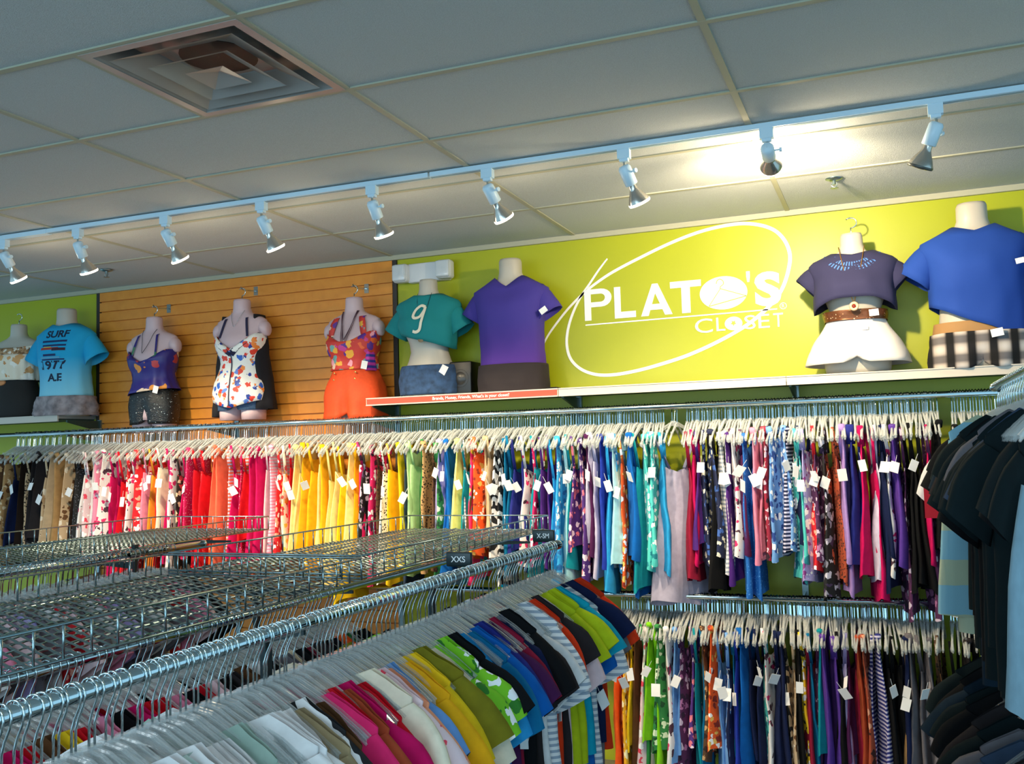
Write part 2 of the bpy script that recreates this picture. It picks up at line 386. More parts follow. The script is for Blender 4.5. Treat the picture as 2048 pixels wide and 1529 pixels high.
poly_obj('closet_star', [[(-.774+.017*(1 if k % 2 else .5)*math.sin(k*PI/5), 2.424+.017*(1 if k % 2 else .5)*math.cos(k*PI/5)) for k in range(10)]], GL, t, -.0035, -.0045)
me = fit_text('R', -.512, -.498, 2.488, 2.508, 0, -.001, .002); me.materials.append(VIN); link('letter', me, t)
ribbon([Vector((q[0], q[1], 0)) for q in arc(-.505, 2.498, .017, .017, 0, 360, 20)], .003).obj('registered_ring', VIN, t)

# ------------------------------------------------------------------ shelves, standards and rods on the wall
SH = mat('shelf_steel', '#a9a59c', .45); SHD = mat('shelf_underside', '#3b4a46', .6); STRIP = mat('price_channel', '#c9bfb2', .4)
BRK = mat('green_black_bracket', '#20403c', .45)
SZ = 2.088
def shelf(label, x0, x1, joints):
    t = thing('display_shelf', label, 'shelf', ((x0+x1)/2, D-.17, SZ)); dx = (x0+x1)/2
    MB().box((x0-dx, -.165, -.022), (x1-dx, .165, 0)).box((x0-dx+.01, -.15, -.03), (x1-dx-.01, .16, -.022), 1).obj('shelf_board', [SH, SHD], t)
    js = [x0] + joints + [x1]
    for a, b in zip(js, js[1:]):
        MB().box((a-dx+.002, -.176, -.042), (b-dx-.002, -.165, .004)).box((a-dx+.002, -.18, -.042), (b-dx-.002, -.176, -.036)).box((a-dx+.002, -.18, -.002), (b-dx-.002, -.176, .004)).obj('price_channel', STRIP, t)
    return t, dx
t, dx = shelf('long grey shelf under the white logo with orange-red strip at its left end', -2.905, 1.6, [-1.69, -.475, .74])
RED = mat('orange_red_strip', '#e8452c', .45)
r_ = box('label_strip', (-2.898-dx, -.1785, -.034), (-1.697-dx, -.1755, -.004), RED, t); r_['label'] = 'orange-red label strip with small white lettering'
me = fit_text("Brands, Money, Friends, What's in your closet?", -2.46-dx, -1.98-dx, -.032, -.008, .012, -.1788, .0012); me.materials.append(VIN); link('lettering', me, r_)
shelf('short grey shelf holding the surf t-shirt at far left', -7.6, -5.345, [-6.55])
def standard(x, n, label):
    t = thing('slotted_standard', label, 'wall upright', (x, D-.02, 0))
    MB().box((-.016, -.008, 0), (.016, .019, SZ-.03)).obj('upright', CHROME_D, t)
    m = MB()
    for k in range(38): m.box((-.004, -.0095, 1.2+k*.0225), (.004, -.0075, 1.212+k*.0225))
    tag(m.obj('slots', BLACK, t), kind='stuff')
    if n: MB().add([(-.006,-.005,SZ-.035), (-.006,-.30,SZ-.035), (-.006,-.30,SZ-.05), (-.006,-.06,SZ-.10), (-.006,-.005,SZ-.16),
              (.006,-.005,SZ-.035), (.006,-.30,SZ-.035), (.006,-.30,SZ-.05), (.006,-.06,SZ-.10), (.006,-.005,SZ-.16)],
             [(0,1,2,3,4), (9,8,7,6,5), (0,5,6,1), (1,6,7,2), (2,7,8,3), (3,8,9,4), (4,9,5,0)]).obj('shelf_bracket', BRK, t)
    for zz in (1.965, .975):
        MB().add([(-.005,-.005,zz+.0), (-.005,-.27,zz-.012), (-.005,-.27,zz-.026), (-.005,-.005,zz-.07), (.005,-.005,zz), (.005,-.27,zz-.012), (.005,-.27,zz-.026), (.005,-.005,zz-.07)],
             [(0,1,2,3), (7,6,5,4), (0,4,5,1), (1,5,6,2), (2,6,7,3), (3,7,4,0)]).tube([(0,-.27,zz-.02), (0,-.295,zz-.02), (0,-.295,zz-.01)], .005, 6).obj('rod_bracket', CHROME_D, t)
for x, n, l in ((-5.29, 1, 'at the left edge of the wooden slatwall'), (-4.09, 0, 'below the floral zip top'), (-2.87, 1, 'under the left end of the long shelf'), (-1.675, 1, 'where the red strip of the long shelf ends'), (-.46, 1, 'below the right end of the white logo')):
    standard(x, n, 'slotted steel wall upright ' + l)
RY = D - .315
def rod(label, x0, x1, z, y, r=.0165, name='hanging_rod', along='x'):
    t = thing(name, label, 'rod', (x0, y, z) if along == 'x' else (x0, y, z))
    L = x1 - x0
    MB().tube([(0,0,0), (L,0,0)], r, 16).obj('tube', CHROME, t, True)
    MB().tube([(-.004,0,0), (.006,0,0)], r+.003, 16).tube([(L-.006,0,0), (L+.004,0,0)], r+.003, 16).obj('end_caps', CHROME_D, t, True)
    return t
ROD_U = 1.965; ROD_L = .975
rod('upper chrome wall rod crammed with hooks below the shelf', -7.4, .98, ROD_U, RY)
rod('lower chrome wall rod near the bottom right', -4.0, .98, ROD_L, RY)

# ------------------------------------------------------------------ mannequins
def ell(cx, cy, cz, a, b, n=28, pw=2.3, fz=None, fold=0, fk=0, ph=0):
    out = []
    for k in range(n):
        th = 2*PI*k/n; c, s = math.cos(th), math.sin(th)
        q = 1 + fold*math.sin(th*fk+ph)
        x = a*math.copysign(abs(c)**(2/pw), c)*q; y = b*math.copysign(abs(s)**(2/pw), s)*q
        zz = cz + (fz(c, s) if fz else 0)
        out.append(Vector((cx+x, cy+y, zz)))
    return out
SKIN = mat('frosted_plastic_form', '#b9b2a6', .42, bump=.1, bsc=40); SKINP = mat('pink_plastic_form', '#c8aeb4', .4)
# profile rows: z, half width, half depth, forward shift (towards -y)
FEM = [(0,.150,.095,0), (.03,.158,.10,0), (.10,.165,.105,0), (.16,.158,.10,0), (.22,.132,.088,0), (.27,.117,.08,0), (.32,.122,.084,.004), (.38,.143,.10,.014), (.43,.150,.105,.018), (.47,.150,.095,.010), (.50,.165,.085,.004), (.535,.186,.074,0), (.565,.182,.064,0), (.585,.150,.058,-.002), (.602,.100,.053,-.004), (.622,.066,.052,-.004), (.65,.056,.052,0), (.695,.054,.052,0), (.708,.050,.048,0)]
MALE = [(0,.170,.105,0), (.05,.178,.11,0), (.14,.176,.11,0), (.22,.165,.104,0), (.30,.158,.10,.004), (.38,.170,.112,.010), (.46,.180,.118,.014), (.52,.196,.108,.008), (.565,.214,.092,0), (.60,.208,.08,0), (.625,.170,.070,-.002), (.645,.115,.064,-.004), (.665,.080,.062,-.004), (.70,.067,.062,0), (.765,.066,.062,0), (.78,.060,.056,0)]
def body_mesh(prof, thighs=True, stubs=True):
    m = MB(); N = 28
    R = [ell(0, -d, z, a, b, N, 2.2) for z, a, b, d in prof]
    m.rings(R)
    if thighs:
        for s in (-1, 1):
            m.rings([ell(s*.083, 0, zz, a, .088, 18, 2) for zz, a in ((-.085, .070), (-.04, .074), (.05, .078))])
    for s in (-1, 1) if stubs else ():   # shoulder stubs
        sh = prof[11] if len(prof) > 17 else prof[8]
        m.rings([[Vector((s*(sh[1]-.05+u), -.003 + math.cos(2*PI*k/14)*r*.85, sh[0]-.012-u*.35 + math.sin(2*PI*k/14)*r)) for k in range(14)] for u, r in ((0,.05), (.04,.052), (.062,.046), (.072,.03))])
    return m
def lerp_prof(prof, z, off):
    for (z0,a0,b0,d0), (z1,a1,b1,d1) in zip(prof, prof[1:]):
        if z0 <= z <= z1:
            u = (z-z0)/(z1-z0); return (a0+(a1-a0)*u+off, b0+(b1-b0)*u+off, d0+(d1-d0)*u)
    q = prof[0] if z < prof[0][0] else prof[-1]; return (q[1]+off, q[2]+off, q[3])
def shell(prof, z0, z1, off=.012, flare=0, neck=0, vneck=0, hem=None, fold=.0, nfold=9, straight=0, rows=14, N=56):
    """cloth wrapped round the form from hem z0 to neck z1"""
    m = MB(); R = []
    wmax = max(lerp_prof(prof, z0+(z1-z0)*k/20, 0)[0] for k in range(13)) if straight else 0
    for i in range(rows+1):
        u = i/rows; z = z0 + (z1-z0)*u
        a, b, d = lerp_prof(prof, z, off + flare*(1-u)**1.5)
        if straight and u < .62: a = a + (max(a, wmax*.97+off)-a)*straight; b = b + (max(b, .098)-b)*straight
        fo = fold*(1-u)**.8
        def fz(c, s, u=u):
            q = 0
            if vneck and s < 0: q -= vneck*max(0, 1-abs(c)*1.15)*max(0, (u-.72)/.28)
            if neck and s < 0: q -= neck*(1-abs(c))*max(0, (u-.7)/.3)
            if hem: q += hem(c, s)*(1-u)**2
            return q
        R.append(ell(0, -d, z, a, b, N, 2.3, fz, fo, nfold, i*.12))
    m.rings(R, cap=False); return m
def sleeve(m, s, p0, p1, r0, r1, n=16, sq=.8):
    P0 = Vector(p0); P1 = Vector(p1); R = []
    for i in range(6):
        u = i/5; c = P0.lerp(P1, u); c.z -= .012*math.sin(PI*u)*-1; r = r0+(r1-r0)*u
        d = (P1-P0).normalized(); ax = Vector((0,1,0)); az = d.cross(ax).normalized()
        R.append([Vector((s*(c+ax*math.cos(2*PI*k/n)*r*sq+az*math.sin(2*PI*k/n)*r*(1+.05*math.sin(3*k))).x, (c+ax*math.cos(2*PI*k/n)*r*sq+az*math.sin(2*PI*k/n)*r).y, (c+ax*math.cos(2*PI*k/n)*r*sq+az*math.sin(2*PI*k/n)*r).z)) for k in range(n)])
    m.rings(R, cap=False); return m
def cloth(m, name, mats, parent, th=.003, ripple=.004, rs=14, loc=None):
    for i, v in enumerate(m.v):
        p = Vector(v); q = noise.noise(p*rs)*ripple + noise.noise(p*rs*2.7)*ripple*.4
        r = Vector((p.x, p.y*1.4, 0)); r = r.normalized() if r.length > 1e-5 else r
        m.v[i] = tuple(p + r*(q + ripple*.5))
    o = m.obj(name, mats, parent, True, loc)
    md = o.modifiers.new('thickness', 'SOLIDIFY'); md.thickness = th; md.offset = 1
    return o
def decal(parent, target, me, mats, y=-.5, off=.0035, name='print'):
    """press flat lettering onto the front of a cloth mesh"""
    bm = bmesh.new(); bm.from_mesh(target.data); bv = BVHTree.FromBMesh(bm); bm.free()
    for v in me.vertices:
        for dz in (0, .01, .02, .03):
            h = bv.ray_cast(Vector((v.co.x, -1, v.co.z-dz)), Vector((0,1,0)))
            if h[0] is not None: break
        if h[0] is not None: v.co.y = h[0].y - off - (.0008 if v.co.y < -.0005 else 0)
    for mm in (mats if isinstance(mats, list) else [mats]): me.materials.append(mm)
    return link(name, me, parent)
def grid_patch(x0, x1, z0, z1, nx=10, nz=4):
    m = MB(); v = []
    for j in range(nz+1):
        for i in range(nx+1): v.append((x0+(x1-x0)*i/nx, 0, z0+(z1-z0)*j/nz))
    m.add(v, [(j*(nx+1)+i, j*(nx+1)+i+1, (j+1)*(nx+1)+i+1, (j+1)*(nx+1)+i) for j in range(nz) for i in range(nx)])
    me = bpy.data.meshes.new('print'); me.from_pydata(m.v, [], m.f); return me
def chrome_hook(parent, z, s=1.0):
    pts = [(0,0,z-.02), (0,0,z+.03)] + [(.026*s*math.sin(math.radians(a))*1.0+.0, 0, z+.056-.026*math.cos(math.radians(a))*1.0) for a in range(0, 250, 25)]
    MB().tube(pts, .0032, 8).obj('hook', CHROME, parent, True)
def neckchain(parent, prof, z_top, z_bot, half, mt, r=.0022, nm='necklace', yoff=.012):
    pts = []
    for k in range(25):
        u = k/24*2-1; x = half*u; z = z_bot + (z_top-z_bot)*abs(u)**1.25
        b = lerp_prof(prof, z, 0); y = -b[2] - b[1]*math.sqrt(max(.05, 1-(x/max(b[0], .02))**2)) - yoff
        pts.append((x, y, z))
    return MB().tube(pts, r, 6).obj(nm, mt, parent, True)
def patch_strap(m, prof, x0, z0, x1, z1, wd=.014, off=.008, back=True):
    for sgn in ((1, -1) if back else (1,)):
        R = []
        for k in range(9):
            u = k/8; x = x0+(x1-x0)*u; z = z0+(z1-z0)*u; b = lerp_prof(prof, z, 0)
            y = b[1]*math.sqrt(max(.02, 1-min(1, abs(x)/b[0])**2))+off
            if k == 8: y *= .2
            Y = -b[2] - y*sgn if sgn > 0 else -b[2] + y
            R.append([(x-wd/2, Y, z), (x+wd/2, Y, z), (x+wd/2, Y-.003, z), (x-wd/2, Y-.003, z)])
        m.rings(R)
    return m
def shorts(prof, z0, z1, off=.012, leg=.0, flare=.02, fold=.02, low=.0, fk=8):
    """one piece of cloth from waist to hem, creased between the legs and split at the hem"""
    m = MB(); R = []; rows = 12; zc = z0 - leg
    for i in range(rows+1):
        u = i/rows; z = zc + (z1-zc)*u
        a, b_, d = lerp_prof(prof, max(0, z), off + (flare+.5*low)*(1-u)**1.3)
        cr = max(0, 1-u*1.4)
        def fz(c, s, u=u): return (.030*math.exp(-(c/.10)**2) - .004)*(1-u)**4
        ring = ell(0, -d, z, a, b_, 64, 2.3, fz, fold*(1-u), fk, 0)
        R.append([Vector((p.x, -d+(p.y+d)*(1-.34*cr*math.exp(-(p.x/.03)**2)), p.z)) for p in ring])
    m.rings(R, cap=False); return m
GRP = 'dressed torso forms on display'
def form(label, x, y, z, rz=0, sc=1.0, sz=1.0):
    t = thing('mannequin_torso', label, 'mannequin', (x, y, z), rz, GRP); t.scale = (sc, sc, sz); return t
PAPER = mat('white_card', '#eeeeee', .7)
def price_tag(parent, loc, rot=(0,0,0), s=1.0):
    w, h = .018*s, .025*s
    o = MB().box((-w,-.0008,-h), (w,.0008,h)).obj('price_tag', PAPER, parent); o.location = loc; o.rotation_euler = rot; return o

# 1 far left, cream peasant top and black skirt
YM = D - .20
t = form('form in cream ruffled peasant top and black skirt, far left shelf', -5.88, YM, SZ, .1, 1.0, .97)
body_mesh(FEM, False).obj('torso', SKIN, t, True)
chrome_hook(t, .71)
PE = mat('peasant_print', '#e8dcc8', .9, pat='floral', cols=('#d9a36c', '#efe6d8', '#c98d5a', '#f2ebe0'), sc=16)
m = shell(FEM, .28, .54, .03, flare=.02, neck=.03, fold=.05, nfold=17); o = cloth(m, 'top', PE, t, ripple=.008)
m = MB(); m.rings([ell(0, -.015, .52-.05*i/3, .19+.03*i/3, .11+.03*i/3, 64, 2.2, None, .04, 19, i) for i in range(4)], cap=False); cloth(m, 'ruffle', mat('peasant_frill', '#b9936c', .9, pat='floral', cols=('#7d5a3c', '#efe6d8', '#9c7550'), sc=40), t)
cloth(shell(FEM, 0.0, .31, .016, flare=.0, fold=0), 'skirt', mat('black_jersey', '#1b1816', .8), t, ripple=.002)
m = MB().lathe([(.001,0), (.028,-.004), (.034,-.014), (.02,-.022), (.001,-.024)], 12, Matrix.Translation((-.06,-.115,.27)) @ Matrix.Rotation(PI/2, 4, 'X') @ Matrix.Diagonal((1.3,.8,1,1)))
m.obj('belt_flower', mat('peach_flower', '#d9905c', .7), t, True)
# 2 surf shirt
t = form('form in bright blue surf t-shirt and grey shorts, left shelf', -5.42, YM, SZ, .12, 1.0, .98)
body_mesh(MALE, False, False).obj('torso', SKIN, t, True)
SB = mat('surf_blue_jersey', '#129fd0', .85, pat='grad', cols=('#8fd3e6',), sc=(.12, .42))
m = shell(MALE, .10, .668, .013, neck=.02, straight=.5, fold=.012, hem=lambda c, s: .03*c)
for s in (-1, 1): sleeve(m, s, (.145,0,.585), (.255,-.005,.40), .056, .088)
sh_ = cloth(m, 't_shirt', SB, t, ripple=.006)
NAVY = mat('navy_print', '#0d1f3c', .8)
for tx, a, b, c, d in (('SURF', -.085, .10, .560, .615), ('1977', -.10, .10, .330, .392), ('A.E', -.055, .06, .245, .302)):
    decal(t, sh_, fit_text(tx, a, b, c, d, .032), NAVY, name='lettering')
for k, (c, z0, z1, x1) in enumerate((('#152a5c', .525, .54, .10), ('#152a5c', .495, .508, .10), ('#e2c33a', .475, .492, -.01), ('#a33a2a', .470, .487, .05), ('#3b1a2c', .462, .482, .10), ('#152a5c', .425, .440, .03), ('#5ba0c0', .408, .42, .06), ('#152a5c', .395, .405, .09))):
    decal(t, sh_, grid_patch(-.10+.012*(k % 3) if k != 4 else .0, x1, z0, z1), mat('surf_print_'+c[1:], c, .8), name='printed_stripe', off=.004+.0004*k)
o = cloth(shell(MALE, 0, .14, .03, flare=.02, fold=.05, nfold=8), 'shorts', mat('washed_grey_cotton', '#a79a9c', .9, pat='weave', cols=('#6d6468',), sc=18), t, ripple=.016, rs=18)
# 3 navy camisole and sequin shorts on the slatwall
YS = D - .168
def slat_hook(parent, z):
    MB().box((-.016, .148, z-.03), (.016, .152, z+.03)).tube([(0,.148,z), (0,.03,z-.012), (0,.0,z-.012), (0,-.012,z+.004)], .004, 8).obj('wall_hook', CHROME, parent)
t = form('form in purple floral camisole and black sequin shorts on slatwall', -4.66, YS, 2.03, .05, 1.0, 1.0)
body_mesh(FEM, True).obj('torso', SKINP, t, True); chrome_hook(t, .705); slat_hook(t, .79)
CM = mat('navy_floral_silk', '#2b2276', .45, pat='floral', cols=('#2b2276', '#2b2276', '#2b2276', '#3c7a5c', '#d98a2c', '#2b2276', '#b8383c', '#e0c8b0'), sc=17)
m = shell(FEM, .19, .475, .018, flare=.014, vneck=.09, fold=.03, hem=lambda c, s: .02*c, nfold=11)
patch_strap(m, FEM, -.095, .42, -.07, .60); patch_strap(m, FEM, .095, .42, .07, .60)
cloth(m, 'camisole', CM, t, ripple=.008)
SQ = mat('black_sequins', '#101214', .25, pat='dots', cols=('#5c6a70', '#c0ccd0', '#1a1f22', '#15181a'), sc=75, bump=1, bsc=160)
cloth(shorts(FEM, .01, .24, .014, .035, .006, .004), 'sequin_shorts', SQ, t, ripple=.002)
price_tag(t, (.11, -.125, .20), (.1,.3,.2)); neckchain(t, FEM, .62, .45, .055, BLACK, .0016)
# 4 floral zip top with black vest
t = form('form in white floral zip top and long black vest on slatwall', -3.93, YS, 2.09, .02, 1.02, 1.0)
body_mesh(FEM, True).obj('torso', SKINP, t, True); chrome_hook(t, .705); slat_hook(t, .79)
FL = mat('bright_floral_silk', '#f1efe9', .5, pat='floral', cols=('#f1efe9', '#2d62c4', '#e2402c', '#f1efe9', '#f08a3a', '#5a8ae0', '#e2402c', '#1c3c9c'), sc=26)
fm = shell(FEM, .04, .47, .016, vneck=.10, flare=.016, fold=.012, hem=lambda c, s: (-.05*(1-abs(c)) if s < 0 else .02))
fo = cloth(fm, 'floral_top', FL, t, ripple=.005)
def strip_mesh(pts, wd):
    n = len(pts); v = []
    for i, (x, z) in enumerate(pts):
        d = Vector((pts[min(i+1,n-1)][0]-pts[max(i-1,0)][0], pts[min(i+1,n-1)][1]-pts[max(i-1,0)][1])).normalized()
        v += [(x-d.y*wd/2, 0, z+d.x*wd/2), (x+d.y*wd/2, 0, z-d.x*wd/2)]
    me = bpy.data.meshes.new('band'); me.from_pydata(v, [], [(2*i, 2*i+1, 2*i+3, 2*i+2) for i in range(n-1)]); return me
NV = mat('navy_satin', '#17163c', .5)
def lseg(a, b, n=8): return [(a[0]+(b[0]-a[0])*k/n, a[1]+(b[1]-a[1])*k/n) for k in range(n+1)]
decal(t, fo, strip_mesh(lseg((-.120,.430), (-.004,.335)), .034), NV, name='neck_band', off=.005)
decal(t, fo, strip_mesh(lseg((.004,.335), (.120,.430)), .034), NV, name='neck_band', off=.0052)
decal(t, fo, strip_mesh(lseg((0,.35), (-.008,.0), 12), .009), NV, name='zip', off=.006)
m = MB(); patch_strap(m, FEM, -.105, .45, -.075, .595, .016); patch_strap(m, FEM, .105, .45, .075, .595, .016); m.obj('strap', NV, t)
VM = mat('black_knit', '#12121a', .9)
m = MB()
for s in (-1, 1):
    m.rings([ell(s*(.118+.040*u), .012, .60-.62*u-(.04*u if s < 0 else 0), .022+.045*u, .055+.025*u, 20, 2, None, .10*u, 5, u*3) for u in [k/12 for k in range(13)]], cap=False)
cloth(m, 'open_vest', VM, t, ripple=.008)
cloth(shorts(FEM, .0, .12, .012, .02, .0, .0), 'denim_shorts', mat('blue_denim', '#27405f', .85, pat='weave', cols=('#3a587c',), sc=120), t, ripple=.003)
neckchain(t, FEM, .63, .52, .05, CHROME, .0014)
# 5 multicolour tank and orange shorts
t = form('form in multicolour patterned tank and bright orange shorts on slatwall', -3.08, YS, 2.03, -.02, 1.0, 1.0)
body_mesh(FEM, True).obj('torso', SKINP, t, True); chrome_hook(t, .705); slat_hook(t, .79)
MT = mat('sunset_print', '#c8352c', .6, pat='floral', cols=('#d8402c', '#e8a83a', '#c23a8c', '#f0c8b0', '#5a2a8c', '#e2602c', '#6aa0a0', '#f2a0b0'), sc=20)
m = shell(FEM, .25, .485, .016, vneck=.08, flare=.01, fold=.02)
patch_strap(m, FEM, -.115, .46, -.085, .595, .040); patch_strap(m, FEM, .115, .46, .085, .595, .040)
cloth(m, 'tank_top', MT, t, ripple=.01)
m = MB(); m.rings([ell(.125, -.04, .44-.2*u, .02+.02*u, .04, 16, 2, None, .15, 4) for u in (0,.3,.6,1)], cap=False); cloth(m, 'side_drape', mat('drape_print', '#b8309c', .6, pat='stripe', cols=('#2a2a8c',), sc=9), t)
OR = mat('orange_crepe', '#d8480c', .7, pat='weave', cols=('#cc400a',), sc=60)
os_ = cloth(shorts(FEM, .0, .29, .016, .05, .040, .018), 'orange_shorts', OR, t, ripple=.006)
for bx, bz in ((-.075,.23), (-.08,.19), (.075,.23), (.07,.19)):
    me = text_mesh('.', .06, 0, .001)
    MB().lathe([(.001,0), (.006,-.002), (.005,-.005), (.001,-.006)], 8, Matrix.Translation((bx,-.118,bz)) @ Matrix.Rotation(-PI/2, 4, 'X')).obj('button', mat('brass', '#c9a25c', .3, 1), t)
for k, zb_ in enumerate((.40, .43, .36)): neckchain(t, FEM, .62, zb_, .05+.004*k, mat('dark_bead', '#4a2c3c', .4), .0022)
price_tag(t, (.135, -.115, .27), (0,.2,.5))
# 6 teal crop top and denim shorts
t = form('form in teal crop top numbered nine and denim shorts', -2.545, YM, SZ, .05, 1.0, 1.0)
body_mesh(FEM, False, False).obj('torso', SKIN, t, True)
m = shell(FEM, .33, .615, .014, neck=.01, flare=.02, fold=.02, hem=lambda c, s: -.05*c)
for s in (-1, 1): sleeve(m, s, (.125,0,.535), (.215,-.005,.385), .050, .080)
tt = cloth(m, 'crop_top', mat('teal_jersey', '#067c80', .85), t, ripple=.006)
nine = catmull([(-.075+.04*1.7, .525), (-.02,.535), (-.055,.51), (-.065,.47), (-.03,.452), (.01,.468), (.025,.51), (.02,.535), (.015,.43), (-.005,.385), (-.04,.375), (-.052,.385)], 5)
nine = catmull([(.022,.530), (-.005,.540), (-.035,.515), (-.045,.478), (-.030,.462), (.0,.470), (.018,.505), (.022,.530), (.018,.46), (.005,.395), (-.02,.378), (-.042,.384)], 5)
decal(t, tt, strip_mesh([(q.x, q.y) for q in nine], .017), mat('cream_print', '#e6ddc8', .8), name='number_print', off=.009)
neckchain(t, FEM, .62, .36, .045, BLACK, .0014, yoff=.022)
MB().lathe([(.001,0), (.018,-.002), (.018,-.006), (.001,-.007)], 16, Matrix.Translation((0,-.125,.335)) @ Matrix.Rotation(-PI/2, 4, 'X')).obj('pendant', mat('aged_bronze', '#6c5c48', .4, 1), t)
DEN = mat('dark_denim', '#1c3350', .85, pat='weave', cols=('#30507a',), sc=26, bump=.3)
cloth(shell(FEM, .012, .185, .022, flare=.006, fold=.01), 'denim_shorts', DEN, t, ripple=.006)
m = MB()
for k in range(80):
    th = random.uniform(PI, 2*PI); x = .172*math.cos(th); y = .118*math.sin(th)
    m.add([(x-.004,y,.022), (x+.004,y,.022), (x+random.uniform(-.008,.008), y-.004, .001+random.random()*.006)], [(0,1,2)])
tag(m.obj('frayed_hem', mat('pale_fray', '#8d969c', 1), t), kind='stuff')
price_tag(t, (.13, -.105, .15), (0,.5,.3), 1.1)
# speaker
t = thing('small_speaker', 'small black speaker between teal crop top and purple t-shirt', 'speaker', (-2.335, D-.16, SZ))
rbox('cabinet', (-.07,-.07,0), (.07,.08,.20), BLACK, t, .008)
MB().lathe([(.052,0), (.056,-.004), (.050,-.008), (.040,-.002), (.016,.012), (.001,.010)], 24, Matrix.Translation((0,-.071,.10)) @ Matrix.Rotation(-PI/2, 4, 'X') @ Matrix.Diagonal((1,1,-1,1))).obj('cone', mat('grey_cone', '#2a2a2a', .35), t, True)
MB().lathe([(.001,-.002), (.014,0), (.001,.006)], 16, Matrix.Translation((0,-.070,.10)) @ Matrix.Rotation(PI/2, 4, 'X')).obj('dust_cap', mat('copper_cap', '#5a4028', .35, .6), t, True)
# 7 purple v neck
t = form('form in plain purple v-neck t-shirt and black trousers', -2.01, YM, SZ, 0, 1.0, 1.0)
body_mesh(MALE, False, False).obj('torso', SKIN, t, True)
m = shell(MALE, .135, .672, .014, vneck=.06, straight=.8, fold=.01)
for s in (-1, 1): sleeve(m, s, (.145,0,.590), (.235,-.005,.440), .056, .080)
cloth(m, 'v_neck_t_shirt', mat('purple_jersey', '#3a2f8c', .85, pat='grad', cols=('#52288a',), sc=(.1, .4)), t, ripple=.005)
cloth(shell(MALE, .0, .16, .026, flare=.01, fold=.01), 'trousers', mat('black_twill', '#241c20', .85), t, ripple=.006)
MB().box((.19,-.03,-.0), (.27,.05,.02)).box((.25,-.05,.0), (.30,0,.012)).obj('trouser_fold', mat('black_twill2', '#16141a', .85), t)
price_tag(t, (.232, -.105, .45), (.3,1.0,.3), .9)
# 8 navy crop top, white shorts
t = form('form in navy crop top, sequin belt and white shorts', -.135, YM, SZ, 0, 1.0, 1.02)
body_mesh(FEM, False, False).obj('torso', SKIN, t, True); chrome_hook(t, .71, 1.15)
NC = mat('slate_navy_knit', '#26264a', .9)
m = shell(FEM, .37, .612, .022, neck=.02, flare=.03, fold=.02, straight=.9, hem=lambda c, s: -.06*abs(c)**3)
for s in (-1, 1): sleeve(m, s, (.125,0,.535), (.222,-.005,.440), .052, .082, sq=.7)
tc_ = cloth(m, 'crop_top', NC, t, ripple=.006)
PB = mat('blue_petal_beads', '#4a7ac0', .5)
for k in range(46):
    a = PI + (k % 23 + .5)/23*PI; r0 = .052 + (k//23)*.028
    x, z = math.cos(a)*(r0+.02)*1.15, .605 + math.sin(a)*r0
    me = strip_mesh([(x, z), (x+math.cos(a)*.010, z+math.sin(a)*.010), (x+math.cos(a)*.02, z+math.sin(a)*.022)], .006)
    decal(t, tc_, me, PB, name='petal_bead', off=.0035)
GD = mat('gold', '#c9924a', .3, .9)
neckchain(t, FEM, .64, .345, .062, GD, .0024, yoff=.034)
MB().lathe([(.009,0), (.012,-.005), (.02,-.006), (.023,0), (.02,.003)], 20, Matrix.Translation((0,-.152,.325)) @ Matrix.Rotation(-PI/2, 4, 'X')).obj('pendant', mat('cream_pendant', '#d9b58c', .4), t, True)
MB().lathe([(.001,-.004), (.01,-.003), (.009,0)], 12, Matrix.Translation((0,-.150,.325)) @ Matrix.Rotation(-PI/2, 4, 'X')).obj('pendant_stone', mat('red_stone', '#6c1410', .2), t, True)
cloth(shell(FEM, .265, .315, .030, fold=.006), 'belt', mat('bronze_sequins', '#6a3c1c', .3, .5, pat='dots', cols=('#f0cfa8', '#c98a5a', '#7a4420', '#4a2810'), sc=70), t, ripple=.006)
WS = mat('white_twill', '#d9d2cc', .85)
m = shorts(FEM, .115, .285, .018, .06, .055, .02, .03, 6); cloth(m, 'white_shorts', WS, t, ripple=.004)
price_tag(t, (.09, -.135, .29), (0,1.5,.2), .9); price_tag(t, (.045, -.135, .22), (0,1.5,0), .6)
# 9 royal blue tee, plaid shorts
t = form('form in royal blue t-shirt and plaid shorts, far right shelf', .425, YM, SZ, .0, 1.06, 1.04)
body_mesh(MALE, False, False).obj('torso', SKIN, t, True)
m = shell(MALE, .20, .668, .016, vneck=.03, straight=1.0, flare=.01, fold=.012, hem=lambda c, s: -.10*c)
for s in (-1, 1): sleeve(m, s, (.145,0,.590), (.262,-.005,.430), .056, .090)
cloth(m, 't_shirt', mat('royal_blue_jersey', '#0b3c94', .85), t, ripple=.006)
cloth(shell(MALE, .155, .215, .020, fold=0), 'waistband', mat('tan_canvas', '#9c7548', .8), t, ripple=.001)
cloth(shorts(MALE, .03, .165, .024, .03, .02, .03), 'plaid_shorts', mat('plaid_cotton', '#c8c0bc', .9, pat='plaid', cols=('#14141c', '#8a8a90'), sc=3.6), t, ripple=.01)
price_tag(t, (.06, -.15, .15), (0,1.4,0)); price_tag(t, (.17, -.13, .47), (0,1.4,0), .7)

